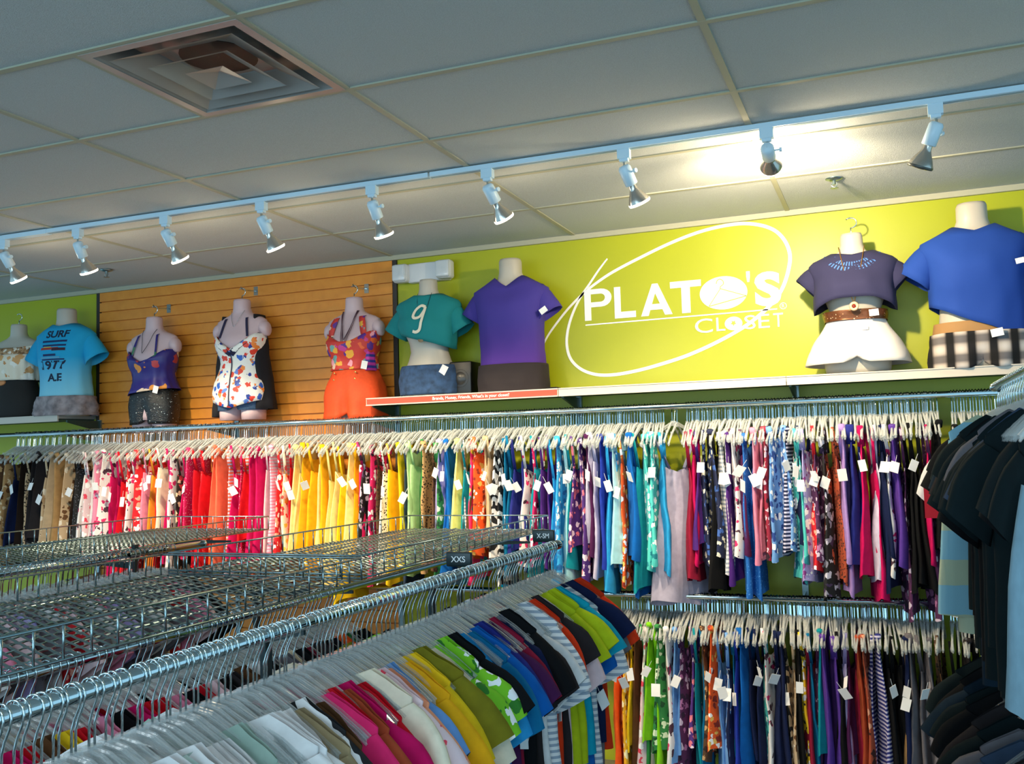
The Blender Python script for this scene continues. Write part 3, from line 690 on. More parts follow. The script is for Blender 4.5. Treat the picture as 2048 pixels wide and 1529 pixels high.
# ------------------------------------------------------------------ palette of garment fabrics
PAL = dict(br=('brown','#5a3a20'), tn=('tan','#b08a5a'), nv=('navy','#101d44'), db=('dark brown','#241812'), bg=('beige','#c9ac88'), ch=('charcoal','#2b2628'), bk=('black','#0a0c10'),
    wh=('white','#e6e4e4'), wp=('whitish pink','#e8cbd0'), pk=('pink','#e68aa8'), mg=('magenta','#c80a5a'), rd=('red','#d01022'), ol=('light orange','#f0962c'), cr=('cream','#eee2c8'),
    co=('coral','#e86a50'), py=('pale yellow','#f2dc8c'), gd=('golden yellow','#f0ac14'), yl=('yellow','#f2c81c'), sl=('slate','#33445c'), pg=('pale green','#b4e0a0'), gn=('green','#2a8040'),
    lv=('lavender','#a8a0d8'), bl=('bright blue','#0a62b8'), lm=('lemon','#eaf08a'), tl=('teal','#0a8c9c'), hp=('hot pink','#ea2a6c'), tb=('teal blue','#066a98'), pu=('purple','#4a2478'), sk=('sky blue','#2a9cdc'),
    pa=('pale aqua','#a4dce8'), pl=('plum','#4a1a4a'), lw=('lavender white','#c8c4e0'), rb=('royal blue','#2038a4'), aq=('aqua','#48c0bc'), LW=('lavender grey','#a8a4bc'), wn=('wine','#8c1434'),
    lb=('light blue','#6a9cd8'), rs=('rust','#a8482a'), li=('lilac','#a888cc'), vi=('violet','#5c3a9c'), lg=('lime green','#7cc81c'), gy=('grey','#6a666c'), cq=('chartreuse','#b8c81a'), tq=('turquoise','#0aa0c0'),
    ov=('olive','#7a7418'), pc=('peach','#f0a07a'), kh=('khaki','#9c8a68'), sg=('seafoam grey','#9cb4a8'), dn=('dark denim','#0f2434'), hb=('heather blue','#86a6b4'), HB=('pale heather blue','#7c9cac'), mn=('mint grey','#b8ccc4'), ir=('orange red','#e03a14'), dk=('dark green black','#0a1a1e'), **{'in': ('indigo','#222a7c'), 'or': ('orange','#ec5a1c')})
ACC = dict(br=('#c9a06c','#2a1810'), tn=('#6a4424','#e8d4b0'), bg=('#6a4424','#efe2cc'), wh=('#d82a6c','#e8e4e4','#4a2c3c'), wp=('#e8445c','#ffffff'), pk=('#ffffff','#d01a5a'), rd=('#ffffff','#f0a08a'), mg=('#ffffff','#401030'), db=('#c0343c','#d8c0a0'),
    bk=('#8a8a9c','#3c2c50','#c8c8d8'), cr=('#d83a3c','#f0c040'), gn=('#d8e8c8','#104828'), hp=('#20a0b0','#f0d040'), sk=('#ffffff','#1a6ab0'), pu=('#e87a8c','#e8d8e8'), pl=('#a86a9c','#241030','#c8b8d0'), aq=('#ffffff','#0a7c8c'),
    wn=('#d8c0d0','#2a0a20'), lb=('#ffffff','#20408c'), nv=('#e8e4d0','#3a62b0'), lv=('#ffffff','#8c3a8c'), lg=('#ffffff','#2a7a20'), bg2=(), bl=('#6ab0f0','#0a3c8c'), yl=('#202020','#ffffff'), gy=('#3a383c','#a8a4ac'), rs=('#e0a080','#3a1408'))
ACC['or'] = ('#ffffff','#8c2a1c','#f0c060'); ACC['gd'] = ('#4a2c1c','#fff0c0'); ACC['in'] = ('#9a9cd8','#ffffff')
PN = dict(f='floral', F='flower print', l='leopard', s='striped', z='zebra', d='speckled')
def fabric(code):
    k, _, p = code.partition('.')
    nm, col = PAL[k]; acc = ACC.get(k, ('#e8e8e8', '#202020'))
    n2 = 'fabric_' + nm.replace(' ', '_')
    if not p: return mat(n2, col, .9, spec=.2, pat='weave', cols=(tuple(x*.82 for x in lin(col)[:3]),), sc=30), nm
    if p in 'fF': return mat(n2+'_floral', col, .8, pat='floral', cols=tuple(acc)+(col,), sc=30 if p == 'f' else 20), nm+' '+PN[p]
    if p == 'l': return mat(n2+'_leopard', col, .8, pat='leopard', cols=('#1a0e08',), sc=70), nm+' '+PN[p]
    if p == 'd': return mat(n2+'_speckle', col, .7, pat='dots', cols=(acc[0],), sc=90), nm+' '+PN[p]
    if p == 's': return mat(n2+'_stripe', col, .8, pat='stripe', cols=('#98a4b4' if k == 'wh' else '#c8c4dc',), sc=16), nm+' '+PN[p]
    return mat(n2+'_zebra', col, .8, pat='zebra', cols=('#141418',), sc=9), nm+' '+PN[p]

# ------------------------------------------------------------------ garments on hangers: width on X, thickness on Y, z=0 at rod centre
def jig(m, amp, f, seed):
    for i, v in enumerate(m.v):
        p = Vector(v); q = Vector((p.x*f, seed*3.1, p.z*f*.35))
        m.v[i] = (p.x + noise.noise(q+Vector((5,0,0)))*amp*.5, p.y + noise.noise(q)*amp, p.z)
    return m
def cami_mesh(seed, L, strap, wid=.155, tp=.78):
    r = random.Random(seed); m = MB(); N = 20
    z1 = -.17-strap; R = []
    sk = r.uniform(-.02, .02); ph = r.random()*6
    rows = 12
    for i in range(rows+1):
        u = i/rows; a = wid*(tp+(1.12-tp)*u**.8) ; b = .006+.020*u**.7
        R.append([Vector((a*math.cos(t_)*(1+.03*math.sin(3*t_+ph)) + sk*u, b*math.sin(t_)*(1+.5*math.sin(4*t_+ph+u*2)) + .012*u*math.sin(a*math.cos(t_)*42+ph), z1-(L-strap)*u - .018*math.cos(t_*2+ph)*(u > .98) - (.03*(1-abs(math.cos(t_))) if i == 0 else 0))) for t_ in [2*PI*k/N for k in range(N)]])
    m.rings(R, cap=False)
    for s in (-1, 1):
        for yb in (-.004, .004):
            m.tube([(s*wid*(tp-.16), yb, z1+.002-.012), (s*.125, yb*.5, -.140)], .005 if strap > .06 else .014, 5)
    jig(m, .018, 9, seed); jig(m, .006, 24, seed+5); return m.mesh('garment', PAPER, True)
def tee_mesh(seed, L=.60, sl=.17, wid=.20, out=.085):
    r = random.Random(seed); m = MB(); N = 28; R = []; rows = 12; ph = r.random()*6; dr = r.uniform(-.01, .01)
    for i in range(rows+1):
        u = i/rows; a = wid*(1.0-.10*min(1, u*5)+.12*u); b = .009+.022*min(1, u*3)+.010*u
        ring = []
        for k in range(N):
            t_ = 2*PI*k/N; c = math.cos(t_); cc = math.copysign(abs(c)**.8, c)
            x = a*cc; zt = -.094 - .085*(max(0, abs(x)-.05)/.15)**1.2
            if abs(x) < .085: zt -= .055*(1-(abs(x)/.085)**2)**.7
            z = zt + (-.105-L-zt)*u
            ring.append(Vector((x + dr*u, b*math.sin(t_) + .012*u*math.sin(x*30+ph) , z)))
        R.append(ring)
    m.rings(R, cap=False)
    if sl:
        for s in (-1, 1):
            sw_ = r.uniform(-.015, .015); n = 14; Q = []
            P0 = Vector((.150, 0, -.212)); P1 = Vector((.172+out, sw_, -.225-sl))
            d = (P1-P0).normalized(); az = Vector((d.z, 0, -d.x)).normalized()
            for i in range(7):
                u = i/6; c = P0.lerp(P1, u) + Vector((.012*math.sin(PI*u), 0, .012*math.sin(PI*u)))
                ra = .052+.020*u; rb = .018+.014*u
                Q.append([Vector((s*(c + az*math.cos(2*PI*k/n)*ra).x, (c.y + math.sin(2*PI*k/n)*rb*(1+.3*math.sin(3*k+ph))), (c + az*math.cos(2*PI*k/n)*ra).z)) for k in range(n)])
            m.rings(Q, cap=False)
    jig(m, .020, 8, seed); jig(m, .010, 21, seed+9); return m.mesh('garment', PAPER, True)
def hook_pts(r=.019, stem=-.085):
    return [(.004 if False else 0, 0, stem)] + [(0,0,-.045)] + [(.0,0,-.03)] + [(r*math.sin(math.radians(a)), 0, -r*math.cos(math.radians(a))+.0) for a in range(20, 235, 24)]
def hook_curve(R=.0185):
    pts = [(0,0,-.095), (0,0,-.052), (.006,0,-.034), (R*.86,0,-.014)]
    for a in range(0, 200, 25): pts.append((R*math.cos(math.radians(a)), 0, R*math.sin(math.radians(a))))
    return pts
def hanger_body(m, mi=0, th=.0035, lo=False):
    # clear plastic arms: beaded top edge over a thin web, notch and knob at the tip
    n = 4 if lo else 6
    for s in (-1, 1):
        pts = [(0,-.088), (.03,-.094), (.08,-.122), (.13,-.152), (.17,-.182), (.190,-.200)]
        m.tube([(s*x, 0, z-.003) for x, z in pts], [.0042]*5+[.0055], n, mi)
        m.tube([(s*x, 0, z-.020+.006*k/5) for k, (x, z) in enumerate(pts)], .0026, n, mi)
        R = [[(s*x,-.0010,z-.004), (s*x,.0010,z-.004), (s*x,.0010,z-.018+.006*k/5), (s*x,-.0010,z-.018+.006*k/5)] for k, (x, z) in enumerate(pts)]
        m.rings(R, mi)
        if lo:
            m.box((s*.12-.004,-.005,-.152), (s*.12+.004,.005,-.138), mi)
            m.box((s*.184-.004,-.005,-.210), (s*.184+.004,.005,-.194), mi)
    m.box((-.009,-.006,-.114), (.009,.006,-.084), mi)
    return m
H_HOOK = MB().tube(hook_curve(), .0021, 6).mesh('hook', CHROME, True)
H_BODY = hanger_body(MB()).mesh('hanger_body', CLEAR)
H_LO = hanger_body(MB().tube(hook_curve(.020)[::2], .0027, 4, 0), 1, .004, True).mesh('hanger', [CHROME, CLEAR])
def held(own, label):
    for p_ in ('clear hanger holding ', 'hanger holding '):
        if own and own[0] and len((p_+own[0]).split()) <= 16: return p_+own[0]
    return label
def hangers_full(spots, label, group, hs_=1.0):
    base = None
    for loc, rot, *own in spots:
        t = link('clothes_hanger', None, None, loc, rot); t.empty_display_size = .02; t.scale = (hs_, 1, 1)
        tag(t, held(own, label), 'hanger', group)
        link('hook', H_HOOK, t); link('hanger_body', H_BODY, t)
def hangers_lo(spots, label, group):
    for loc, rot, *own in spots:
        o = tag(link('clothes_hanger', H_LO, None, loc, rot), held(own, label), 'hanger', group); o.scale = (random.uniform(.8,1.05), 1, random.uniform(.9,1.02))
def hangers_stuff(spots, label, name='hanger_row'):
    m = MB()
    src = [(v.co.copy()) for v in H_LO.vertices]; fs = [tuple(p_.vertices) for p_ in H_LO.polygons]; mi = [p_.material_index for p_ in H_LO.polygons]
    from mathutils import Euler
    for loc, rot, *_ in spots:
        M = Matrix.Translation(loc) @ Euler(rot).to_matrix().to_4x4() @ Matrix.Diagonal((random.uniform(.75,1.05), 1, random.uniform(.88,1.02), 1)); o = len(m.v)
        m.v += [tuple(M @ c) for c in src]; m.f += [tuple(i+o for i in f) for f in fs]; m.m += mi
    return tag(m.obj(name, [CHROME, CLEAR]), label, 'hangers', None, 'stuff')
TAGM = MB().box((-.019,-.0007,-.028), (.019,.0007,.028)).box((-.0006,-.0006,.028), (.0006,.0006,.065)).mesh('price_tag', PAPER)
SEEN = set()
def uniq(cands):
    for c in cands:
        if c not in SEEN and len(c.split()) <= 16: SEEN.add(c); return c
    return None
ORD = ['first','second','third','fourth','fifth','sixth','seventh','eighth','ninth','tenth','eleventh','twelfth']
def label_row(items, kind, where, far='left end'):
    """items: fabric names in order from `far`; says colour, kind, row and neighbours"""
    out = []; cnt = {}
    tot = {}
    for n in items: tot[n] = tot.get(n, 0)+1
    for i, n in enumerate(items):
        cnt[n] = cnt.get(n, 0)+1
        a = items[i-1] if i else None; b = items[i+1] if i < len(items)-1 else None
        c = []
        if tot[n] == 1: c.append(f'{n} {kind} {where}, only one of its kind there')
        if a and b:
            c.append(f'{n} {kind} {where} between {a} and {b}')
        o_ = ORD[cnt[n]-1] if cnt[n] <= 12 else None
        if o_: c.append(f'{o_} {n} {kind} from the {far}, {where}')
        r_ = tot[n]-cnt[n]
        if r_ < 12: c.append(f'{n} {kind} {where}, {ORD[r_]} such from the other end')
        c.append(f'{n} {kind} {where}, at place {i+1}')
        out.append(uniq(c) or c[-1])
    return out
def garment(me, fab, loc, rot, label, group, name, cat, tagged=None, sc=(1,1,1)):
    o = link(name, me, None, loc, rot); o.scale = sc
    o.material_slots[0].link = 'OBJECT'; o.material_slots[0].material = fab
    tag(o, label, cat, group)
    if tagged:
        t = link('price_tag', TAGM, o, tagged, (random.uniform(-.4,.4), random.uniform(-.5,.5), PI/2 + random.uniform(-.9,.9)))
    return o
# wall rows
UP = '''-5.75:br.f -5.70:tn.f -5.65:nv -5.59:db -5.54:bg.l -5.48:ch -5.42:ch -5.36:bg.f -5.29:bg -5.23:tn -5.17:bg.f -5.11:db -5.06:bk.d -5.03:wh.f -4.99:wp.f -4.94:wh -4.89:pk.f -4.84:wh.f -4.79:mg -4.74:mg -4.69:rd -4.64:rd.f -4.59:wh.f -4.55:rd.f -4.50:pk -4.45:ol -4.41:rd -4.37:cr -4.32:mg -4.28:wh.f -4.24:db.f -4.20:mg -4.16:mg.d -4.11:rd -4.07:rd.d -4.03:rd -3.98:or.f -3.95:co -3.90:co -3.85:co.s -3.81:mg -3.77:mg.d -3.73:rd -3.68:or -3.65:mg -3.60:mg -3.56:wp -3.52:pk.s -3.48:rd.f -3.44:cr.f -3.41:rd -3.36:py -3.32:py -3.28:gd -3.24:gd -3.19:py -3.15:gd -3.11:py -3.06:py -3.02:yl -2.98:py -2.94:gd -2.90:mg.f -2.86:bk.f -2.82:mg.f -2.78:br.l -2.74:wh.l -2.70:yl -2.66:yl -2.62:sl -2.58:pg -2.55:pg -2.51:gn -2.48:tn.l -2.44:br.l -2.41:gn.f -2.38:lv -2.35:bl -2.32:bl -2.29:lm -2.26:wh.s -2.23:tl -2.20:br -2.18:hp.f -2.15:or.f -2.12:bg -2.09:bg -2.06:wh.z -2.03:wh.z -2.00:tb -1.96:tb -1.93:in -1.89:in -1.86:wh.f -1.83:mg.f -1.80:tl -1.77:pu -1.74:pu -1.71:sk -1.68:sk.f -1.65:pa -1.62:tl -1.59:pu.f -1.55:pu.f -1.52:pl -1.49:lw -1.46:lw -1.43:rb -1.41:sk -1.37:pa -1.35:sk.f -1.32:or.f -1.29:bl -1.26:bl -1.23:tl -1.20:aq.f -1.17:aq.f -1.13:sk -1.06:LW -0.98:wn -0.95:mg -0.93:pu -0.90:nv.f -0.87:nv.f -0.84:bk -0.81:wh.s -0.78:wh.s -0.76:pu -0.73:wh.f -0.71:pl -0.68:bl.d -0.65:bl.d -0.62:pk -0.60:pk -0.57:wn.f -0.54:lb.f -0.51:lb.f -0.48:nv.s -0.46:aq.F -0.43:aq.F -0.41:nv -0.39:lv.f -0.36:rd.f -0.34:pl.f -0.31:bk.f -0.29:rs.l -0.26:rs.l -0.23:li -0.21:li -0.18:in -0.15:in -0.13:mg -0.10:mg -0.08:lw -0.06:nv -0.03:nv -0.01:wh.f 0.02:vi 0.04:pl.f 0.07:bk 0.09:bk 0.12:bk 0.15:pl.f 0.17:mg 0.20:bk .29:bk .33:ch .37:pl.f .41:bk .45:nv .49:bk .53:dk .57:bk'''
LO = '''-1.37:or -1.34:gd.f -1.31:yl -1.29:br -1.25:gn -1.23:wp.f -1.20:lg -1.18:lg -1.15:gn.f -1.11:wh.F -1.08:lb -1.06:lb -1.03:pl.f -1.00:pu.f -0.97:tl -0.94:tb -0.92:br.f -0.89:or.f -0.86:lb -0.83:lb.f -0.81:nv -0.78:tb -0.76:rb -0.73:bl -0.70:nv -0.67:nv -0.64:aq.f -0.62:wh.f -0.59:nv -0.56:nv -0.53:bg.z -0.51:bg.f -0.48:bk -0.46:yl.f -0.44:tb -0.42:wn -0.39:pl.f -0.37:tl -0.35:vi -0.32:vi -0.29:bk -0.27:lv -0.24:pl -0.21:wn -0.18:rs -0.16:rs.f -0.14:in.s -0.11:in.s -0.08:bk -0.06:bk -0.03:bk -0.00:nv 0.02:tn 0.04:gy 0.07:gy 0.10:gy.f 0.12:gy 0.15:br.l 0.17:br.l .23:bk .27:ch .31:bk .35:dk .39:bk .43:nv .47:bk .51:dk .55:bk'''
CAMI = [cami_mesh(s, L, st, w_) for s, (L, st, w_) in enumerate([(.66,.14,.15), (.60,.10,.16), (.70,.12,.145), (.74,.16,.15), (.56,.13,.155), (.64,.0,.165), (.72,.11,.15), (.80,.15,.15), (.68,.01,.17), (.62,-.01,.16), (.70,.06,.165)])]
BIG = cami_mesh(77, .80, .13, .17, .38)
def wall_row(txt, rz_, where, group, n_full):
    it = [(float(a.split(':')[0]), a.split(':')[1]) for a in txt.split()]
    names = [fabric(c)[1] for _, c in it]
    labs = label_row(names, 'camisole', where)
    rnd = random.Random(3)
    hs = []; ex = []
    for i, ((x, c), lab) in enumerate(zip(it, labs)):
        r = rnd.uniform(-.16, .16); me = rnd.choice(CAMI)
        tg = None
        if rnd.random() < .48: tg = (-.165-rnd.random()*.03, rnd.uniform(-.012,.012), -.33-rnd.random()*.10)
        sc = (rnd.uniform(.9,1.08), rnd.uniform(.8,1.25), rnd.uniform(.90,1.12))
        if c == 'LW': me = BIG; r = -.9; sc = (1, 1.9, 1.05)
        garment(me, fabric(c)[0], (x, RY-.0, rz_), (rnd.uniform(-.02,.02), 0, PI/2+r), lab, group, 'camisole', 'tank top', tg, sc)
        hs.append(((x, RY, rz_+.0), (0, 0, PI/2+r), lab))
        for e in (.014, -.012): ex.append(((x+e, RY, rz_), (0, 0, PI/2+rnd.uniform(-.14,.14))))
    return hs, ex
hu, hue = wall_row(UP, ROD_U, 'on the upper wall rod', 'camisoles on the upper wall rod', 0)
hl, hle = wall_row(LO, ROD_L, 'on the lower wall rod', 'camisoles on the lower wall rod', 0)
# left end beyond the frame edge
hu.sort(key=lambda h: -h[0][0])
hangers_lo(hu[:110], 'clear plastic hanger with metal hook on the right half of the upper wall rod', 'hangers on the upper wall rod')
hangers_stuff(hu[110:]+hue, 'clear plastic hangers packed tight between the others along the upper wall rod')
hangers_stuff(hl+hle, 'clear plastic hangers packed along the lower wall rod')
# backdrop brackets etc. done; free-standing racks
def rack_rail(label, x, y0, y1, z, r=.0135):
    t = thing('garment_rail', label, 'rail', (x, y0, z))
    MB().tube([(0,0,0), (0,y1-y0,0)], r, 20).obj('tube', CHROME, t, True)
    MB().tube([(0,y1-y0-.006,0), (0,y1-y0+.008,0)], r+.004, 16).obj('end_cap', CHROME, t, True)
    return t
POST = mat('dark_upright', '#13282c', .4, .3)
def upright(x, y, ztop, arms, label, marker=None, r_z=1.4):
    t = thing('rack_upright', label, 'rack post', (x, y, 0))
    MB().box((-.007,-.012,0), (.007,.012,ztop)).obj('post', POST, t)
    m = MB()
    for k in range(16): m.box((-.0075,-.004,ztop-.04-k*.05), (.0075,.004,ztop-.02-k*.05))
    tag(m.obj('slots', BLACK, t), kind='stuff')
    for ax, az in arms:
        MB().add([(0,-.004,az-.012), (ax-x,-.004,az-.014), (ax-x,-.004,az-.024), (0,-.004,az-.045), (0,.004,az-.012), (ax-x,.004,az-.014), (ax-x,.004,az-.024), (0,.004,az-.045)],
            [(0,1,2,3), (7,6,5,4), (0,4,5,1), (1,5,6,2), (2,6,7,3), (3,7,4,0)]).obj('arm', POST, t)
    MB().box((-.25,-.03,0), (.25,.03,.05)).obj('foot', POST, t)
    return t
def size_marker(loc, txt, label):
    t = thing('size_divider', label, 'size marker', loc)
    rbox('block', (-.042,-.008,-.022), (.042,.008,.022), mat('teal_black_plastic', '#062226', .35), t, .004)
    me = fit_text(txt, -.024, .024, -.008, .010, .01, -.009, .001); me.materials.append(VIN); link('lettering', me, t)
    MB().tube([(.03,0,-.02), (.03,0,-.05)], .004, 6).obj('clip', BLACK, t)
R1X, R1Z, R1A, R1B = -1.172, 1.40, .55, 3.39
rack_rail('near chrome rail running diagonally across the foreground', R1X, R1A, R1B, R1Z)
R2X, R2Z, R2B = -1.70, 1.315, 3.65
rack_rail('chrome rail tucked under the wire basket shelf', R2X, .9, R2B, R2Z, .0125)
for y, l in ((1.74, 'in the middle of the near rail'), (2.54, 'beside the large size marker'), (3.20, 'near the far end of the near rail')):
    upright(-1.27, y, 1.383, ((R1X, R1Z),), 'dark slotted rack post ' + l)
size_marker((-1.25, 2.69, 1.425), 'XXS', 'dark teal size marker block beside the middle of the near rail')
size_marker((-1.215, 3.36, 1.435), 'X-SM', 'dark size marker block at the far end of the near rail')
TEES = [tee_mesh(100+s, L, sl, w_, o_) for s, (L, sl, w_, o_) in enumerate([(.60,.14,.195,.080), (.64,.12,.190,.070), (.58,.16,.200,.080), (.66,.10,.195,.06), (.62,.15,.195,.09), (.60,0,.19,0), (.66,.34,.20,.10), (.62,.18,.20,.07), (.60,.11,.19,.09), (.63,.14,.195,.06)])]
N1 = 'ir gy nv wh.s bl tq cq cq wp ch ir wh.s wh.s wh ch bk nv wn pl in bl tb sk bk lg.f lg.f cr ov yl gd lb pc wp.f cr rd mg rs rd hp br wh.z kh wh wh wh mn sg wh wh wh mn wh hb mn sg sl hb dn mn sl bk hb dn mn sl sg hb'.split()
names = [fabric(c)[1] for c in N1]
labs = label_row(names, 't-shirt', 'on the near rail', 'far end')
rnd = random.Random(11); y = 3.33; hs = []
for i, (c, lab) in enumerate(zip(N1, labs)):
    me = TEES[rnd.choice((0,1,2,4,7,8,9))] ; r = rnd.uniform(-.10, .10)
    garment(me, fabric(c)[0], (R1X, y, R1Z), (rnd.uniform(-.02,.02), 0, r), lab, 't-shirts on the near rail', 't_shirt', 't-shirt', (.20, -.03, -.42-rnd.random()*.05) if rnd.random() < .2 else None, (rnd.uniform(.90,1.06), rnd.uniform(.8,1.2), rnd.uniform(.93,1.12)))
    hs.append(((R1X, y, R1Z), (0,0,r), lab))
    if rnd.random() < .85: hs.append(((R1X, y-.021+rnd.uniform(-.006,.006), R1Z), (0,0,rnd.uniform(-.1,.1))))
    y -= .046 if y > 1.95 else .034
print('near rail ends', y)
hangers_full(hs, 'clear plastic hanger with chrome hook on the near rail', 'hangers on the near rail')
# second rail
N2 = 'bk bk gn.f or bk bk ch wn bk cr gy gy bk wh br ch bk wp rd bk pk rd rd mg bk pk wn rd yl br rd mg pk rd hp or mg wp cr gd or gy or'.split()
names = [fabric(c)[1] for c in N2]
labs = label_row(names, 'top', 'on the rail under the basket shelf', 'far end')
y = 2.72; hs = []
for i, (c, lab) in enumerate(zip(N2, labs)):
    me = TEES[rnd.choice((5,5,0,3,1))]; r = rnd.uniform(-.12, .12)
    garment(me, fabric(c)[0], (R2X, y, R2Z), (0, 0, r), lab, 'tops on the rail under the basket shelf', 'blouse', 'top', None, (rnd.uniform(.88,1.0), 1, rnd.uniform(.9,1.05)))
    hs.append(((R2X, y, R2Z), (0,0,r), lab))
    if rnd.random() < .6: hs.append(((R2X, y-.022, R2Z), (0,0,rnd.uniform(-.1,.1))))
    y -= .043
hangers_full(hs, 'clear plastic hanger on the rail under the basket shelf', 'hangers under the basket shelf')
# baskets
def crimped(m, x0, x1, y, z, ph):
    n = int((x1-x0)/.0155); R = []
    for i in range(n+1):
        x = x0 + (x1-x0)*i/n; zz = z + .0045*math.sin(x/.062*2*PI + ph)
        w_, h_ = .0058, .0026
        R.append([(x, y-w_, zz), (x, y, zz+h_), (x, y+w_, zz), (x, y, zz-h_)])
    m.rings(R)
def basket(label, x0, x1, y0, y1, zb, zt, up=.0508*1.5, ends=(1,1), ystart=None):
    t = thing('wire_basket_shelf', label, 'wire basket', ((x0+x1)/2, (y0+y1)/2, zb)); cx, cy = (x0+x1)/2, (y0+y1)/2
    a, b, c, d = x0-cx, x1-cx, y0-cy, y1-cy; h = zt-zb
    for p0, p1 in (((a,c,h),(a,d,h)), ((b,c,h),(b,d,h)), ((a,c,h),(b,c,h)), ((a,d,h),(b,d,h))): MB().tube([p0, p1], .0038, 6).obj('top_wire', STEEL, t, True)
    for p0, p1 in (((a,c,0),(a,d,0)), ((b,c,0),(b,d,0)), ((a,c,0),(b,c,0)), ((a,d,0),(b,d,0)), ((a,c,.012),(b,c,.012))): MB().tube([p0, p1], .0038, 6).obj('base_wire', STEEL, t, True)
    me = MB().tube([(0,0,0), (0,0,h+.003)], .0030, 6).mesh('upright_wire', STEEL, True)
    n = int((y1-y0)/up)
    for k in range(n+1):
        for x in (a, b): link('upright_wire', me, t, (x, c+(d-c)*k/n, 0))
    n = int((x1-x0)/up)
    for k in range(1, n):
        for yy in (c, d): link('upright_wire', me, t, (a+(b-a)*k/n, yy, 0))
    m = MB(); yy = c+.02; k = 0
    while yy < d: crimped(m, a, b, yy, .004, k*.35); yy += .034; k += 1
    tag(m.obj('crimped_floor_wires', STEEL, t), kind='stuff')
    m = MB(); n = int((b-a)/.125)
    for k in range(1, n): m.tube([(a+(b-a)*k/n, c, -.003), (a+(b-a)*k/n, d, -.003)], .003, 5)
    tag(m.obj('long_floor_wires', STEEL, t), kind='stuff')
    return t
BT, BB = 1.41, 1.335
basket('nearer empty wire basket shelf at lower left', -2.50, -1.66, .95, 2.80, BB, BT)
basket('farther empty wire basket shelf reaching towards the clothes wall', -2.49, -1.68, 2.83, 4.72, BB+.004, BT+.004)
basket('wire basket shelf far left in front of brown tops', -4.22, -3.42, 2.7, 4.72, BB, BT)
for y, l in ((1.2, 'under the near wire basket'), (2.81, 'where the two wire baskets meet'), (4.5, 'under the far end of the wire baskets')):
    upright(-2.09, y, BB-.012, ((-1.70, R2Z), (-2.48, 1.315)), 'dark rack post ' + l)
rack_rail('rail on the hidden side of the wire basket rack', -2.48, 1.0, 3.65, 1.315, .0125)
# third rack to the left
R3X, R3Z = -2.93, 1.372
rack_rail('chrome rail at left between the two basket racks', R3X, 1.9, 3.55, R3Z)
N3 = 'bk wp pk rd.f bg.f gy wh wp gy lv pk wh gy wp rd.f wh gy lv wp gy pk wh gy lv wh gy wp'.split()
labs = label_row([fabric(c)[1] for c in N3], 'top', 'on the left rail', 'far end')
y = 3.35; hs = []
for i, (c, lab) in enumerate(zip(N3, labs)):
    r = rnd.uniform(-.12, .12)
    garment(TEES[rnd.choice((5,0,3,1))], fabric(c)[0], (R3X, y, R3Z), (0, 0, r), lab, 'tops on the left rail', 'blouse', 'top', None, (rnd.uniform(.9,1.0), 1, 1))
    hs.append(((R3X, y, R3Z), (0,0,r))); hs.append(((R3X, y-.025, R3Z), (0,0,r*.5)))
    y -= .052
hangers_stuff(hs, 'clear plastic hangers packed along the left rail')
rack_rail('chrome rail beneath the far left wire basket', -3.44, 2.3, 3.9, 1.315, .0125)
N4 = 'wn bk br rd.f bg bk gy br wn bk wp br bk rd'.split()
labs = label_row([fabric(c)[1] for c in N4], 'top', 'under the far left basket', 'far end')
y = 3.8; hs = []
for c, lab in zip(N4, labs):
    r = rnd.uniform(-.12, .12)
    garment(TEES[rnd.choice((5,3))], fabric(c)[0], (-3.44, y, 1.315), (0, 0, r), lab, 'tops under the far left basket', 'blouse', 'top')
    hs.append(((-3.44, y, 1.315), (0,0,r))); hs.append(((-3.44, y-.03, 1.315), (0,0,r))); y -= .08
hangers_stuff(hs, 'clear plastic hangers under the far left basket')
for x, y, l in ((-3.18, 3.4, 'behind the left rail'), (-3.82, 4.4, 'under the far left wire basket'), (-3.82, 2.9, 'at the near end of the far left basket')):
    upright(x, y, 1.38 if x > -3.5 else BB-.012, ((R3X, R3Z), (-3.44, 1.315)) if x > -3.5 else ((-3.44, 1.315),), 'dark rack post ' + l)
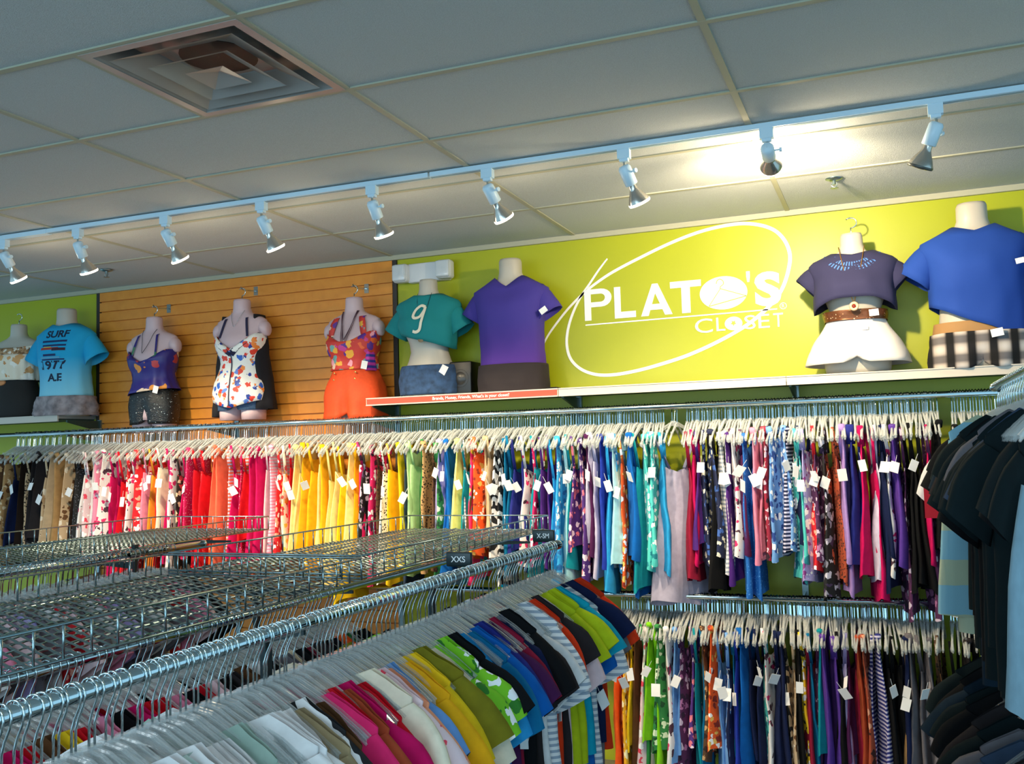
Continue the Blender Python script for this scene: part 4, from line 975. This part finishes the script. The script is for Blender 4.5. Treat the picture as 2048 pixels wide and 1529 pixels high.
# right-hand rack
RX, RZ = .40, 1.955
rack_rail('chrome rail high at the right edge holding dark t-shirts', RX, 1.6, 4.30, RZ, .014)
t = upright(.76, 4.2, 2.02, ((RX, RZ), (RX, 1.04)), 'chrome and black post of the right-hand rack')
NR = 'wh nv bk bk dk dn ch dk dk bk dk dn dk bk dk gy dk dk sl dk dk bk dk dk HB'.split()
labs = label_row([fabric(c)[1] for c in NR], 't-shirt', 'on the high right-hand rail', 'far end')
y = 4.24; hs = []
for i, (c, lab) in enumerate(zip(NR, labs)):
    r = rnd.uniform(-.10, .10); me = TEES[(0,2,4,1)[i % 4]]
    if c == 'HB': me = tee_mesh(301, .5, .30, .15, .06)
    o = garment(me, fabric(c)[0], (RX, y, RZ), (0, 0, r), lab, 't-shirts on the right-hand rail', 't_shirt', 't-shirt', None, (1.04 if i == 0 else rnd.uniform(.84,.96) if i < 21 else .68, 1.25, rnd.uniform(1.05,1.3) if c != 'HB' else 1.55))
    if i == 0: link('red_sleeve_block', MB().box((-.275,-.035,-.40), (-.20,-.025,-.29)).mesh('red_sleeve_block', mat('red_patch', '#d01830', .8)), o)
    hs.append(((RX, y, RZ), (0,0,r), lab)); hs.append(((RX, y-.03, RZ), (0,0,r*.5)))
    y -= .078
# long striped sleeve garment
o = garment(tee_mesh(300, .80, .62, .20, .03), mat('pale_blue_striped', '#8cc0d4', .85, pat='stripe', cols=('#b8c4a8',), sc=1.6), (RX, 3.9, RZ), (0,0,.1), 'pale blue long-sleeved top with thin tan stripes on right-hand rail', 't-shirts on the right-hand rail', 'long_sleeved_top', 't-shirt')
hangers_full(hs, 'clear plastic hanger with chrome hook on the right-hand rail', 'hangers on the right-hand rail', .74)
rack_rail('lower rail of the right-hand rack', RX, 1.8, 4.30, 1.04, .014)
NQ = 'dk bk dn dk bk ch dk gy sl ch mn gy bk dk'.split()
labs = label_row([fabric(c)[1] for c in NQ], 't-shirt', 'on the lower right-hand rail', 'far end')
y = 4.1; hs = []
for i, (c, lab) in enumerate(zip(NQ, labs)):
    garment(TEES[(0,2,4,1)[i % 4]], fabric(c)[0], (RX, y, 1.04), (0, 0, rnd.uniform(-.1,.1)), lab, 't-shirts on the lower right-hand rail', 't_shirt', 't-shirt', None, (1.1, 1.3, 1.0))
    hs.append(((RX, y, 1.04), (0,0,0))); y -= .14
hangers_stuff(hs, 'clear plastic hangers on the lower right-hand rail')
